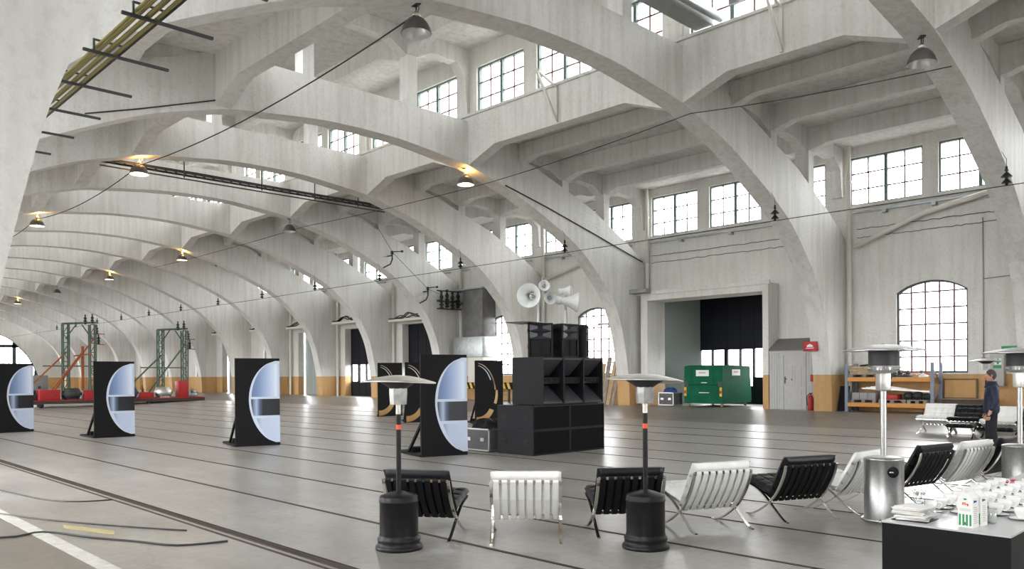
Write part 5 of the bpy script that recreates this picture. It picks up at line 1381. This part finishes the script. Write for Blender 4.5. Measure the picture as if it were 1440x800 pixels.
# a few floor marks near the camera
def decal(pts, label, m_, nm='floor_mark'):
    b = MB(); b.prism(pts, 'z', .0005, .0035); o = b.build(nm, M[m_]); return tag(o, label, 'floor marking')
decal([(2.42,4.0),(2.58,4.0),(2.58,22),(2.42,22)], 'worn white painted line on the floor in the lower left corner', 'whitepaint')
decal([(2.79,10.52),(3.08,9.68),(3.16,9.89),(2.85,10.79)], 'faint yellow paint mark on the floor beside the white line', 'yellowpaint')
def fseam(pts, r, label):
    b = MB(); b.tube(smooth([(x,y,r*.9) for x, y in pts], 4), r, 6); tag(b.build('floor_seam', M['darksteel']), label, 'cable', 'dark seams on the floor')  # raised dark tubes stand in for seams and joints of the floor
fseam([(2.48,12.22),(2.77,11.34),(3.08,10.6),(3.45,9.84),(3.75,9.3)], .010, 'thin dark seam crossing the white line beside the yellow mark')
fseam([(1.2,11.6),(2.11,10.39),(2.54,10.41),(2.84,9.64),(3.1,9.1),(3.35,8.54),(3.82,8.37)], .012, 'thicker dark seam crossing the white line farther down the floor')
fseam([(2.7,16.6),(3.0,14.75),(3.22,13.18),(3.52,12.58),(3.93,12.41)], .010, 'thin dark seam ending at the double rail')
# ------------------------------------------------------------------ camera, light
f_px, th, ro, cy = 1123.49, .7711, -.0054, 526.47
cam = bpy.data.cameras.new('camera'); co = bpy.data.objects.new('camera', cam); C.objects.link(co)
cam.sensor_width = 36; cam.lens = 36*f_px/1440; cam.shift_y = (cy-400)/1440; cam.clip_start = .05; cam.clip_end = 400
F = Vector((math.sin(th),math.cos(th),0)); R = Vector((math.cos(th),-math.sin(th),0)); U = Vector((0,0,1))
e1 = R*math.cos(ro)+U*math.sin(ro); e2 = U*math.cos(ro)-R*math.sin(ro)
mw = Matrix((( e1.x,e2.x,-F.x,0),(e1.y,e2.y,-F.y,0),(e1.z,e2.z,-F.z,1.8),(0,0,0,1)))
co.matrix_world = mw
S.camera = co
w = bpy.data.worlds.new('world'); S.world = w; w.use_nodes = True
nt = w.node_tree; bg = nt.nodes['Background']; bg.inputs[1].default_value = 12.0
tc = nt.nodes.new('ShaderNodeTexCoord'); sp = nt.nodes.new('ShaderNodeSeparateXYZ'); rp = nt.nodes.new('ShaderNodeValToRGB')
nt.links.new(tc.outputs['Generated'], sp.inputs[0]); nt.links.new(sp.outputs[2], rp.inputs[0])
mp = nt.nodes.new('ShaderNodeMapRange'); mp.inputs['From Min'].default_value = -1; nt.links.new(sp.outputs[2], mp.inputs[0]); nt.links.new(mp.outputs[0], rp.inputs[0])
e = rp.color_ramp.elements; e[0].position = .47; e[0].color = (.16,.16,.155,1); e[1].position = .52; e[1].color = (.97,.985,1,1)
nt.links.new(rp.outputs[0], bg.inputs[0])
def portal(loc, rot, sx, sy):
    l = bpy.data.lights.new('daylight_opening', 'AREA'); l.shape = 'RECTANGLE'; l.size = sx; l.size_y = sy
    l.cycles.is_portal = True
    o = bpy.data.objects.new('daylight_opening', l); C.objects.link(o); o.location = loc; o.rotation_euler = rot
YM, YL = (YEND+YBACK)/2, YEND-YBACK
for s in (1,-1):
    r = (0, s*PI/2, 0)                                  # faces the inside
    portal((XC+s*(HW+TH+.02), YM, 7.86), r, 1.6, YL)
    portal((XC+s*4.23, YM, 10.58), r, 1.5, YL)
    portal((XC+s*(HW+TH+.02), YM, 2.9), r, 3.4, YL)
portal((XC, YEND+.4, 4.5), (-PI/2,0,0), 21.6, 6.2)
portal((XC, YBACK-.4, 4.5), (PI/2,0,0), 21.6, 6.2)
S.view_settings.view_transform = 'Standard'; S.view_settings.look = 'None'
S.view_settings.gamma = 1; S.view_settings.use_curve_mapping = False
S.view_settings.exposure = .52
S.cycles.max_bounces = 10; S.cycles.diffuse_bounces = 6; S.cycles.glossy_bounces = 4; S.cycles.transparent_max_bounces = 12
S.cycles.use_denoising = True
try: S.cycles.denoiser = 'OPENIMAGEDENOISE'
except Exception: pass
S.cycles.sample_clamp_indirect = 8
S.cycles.caustics_reflective = False; S.cycles.caustics_refractive = False
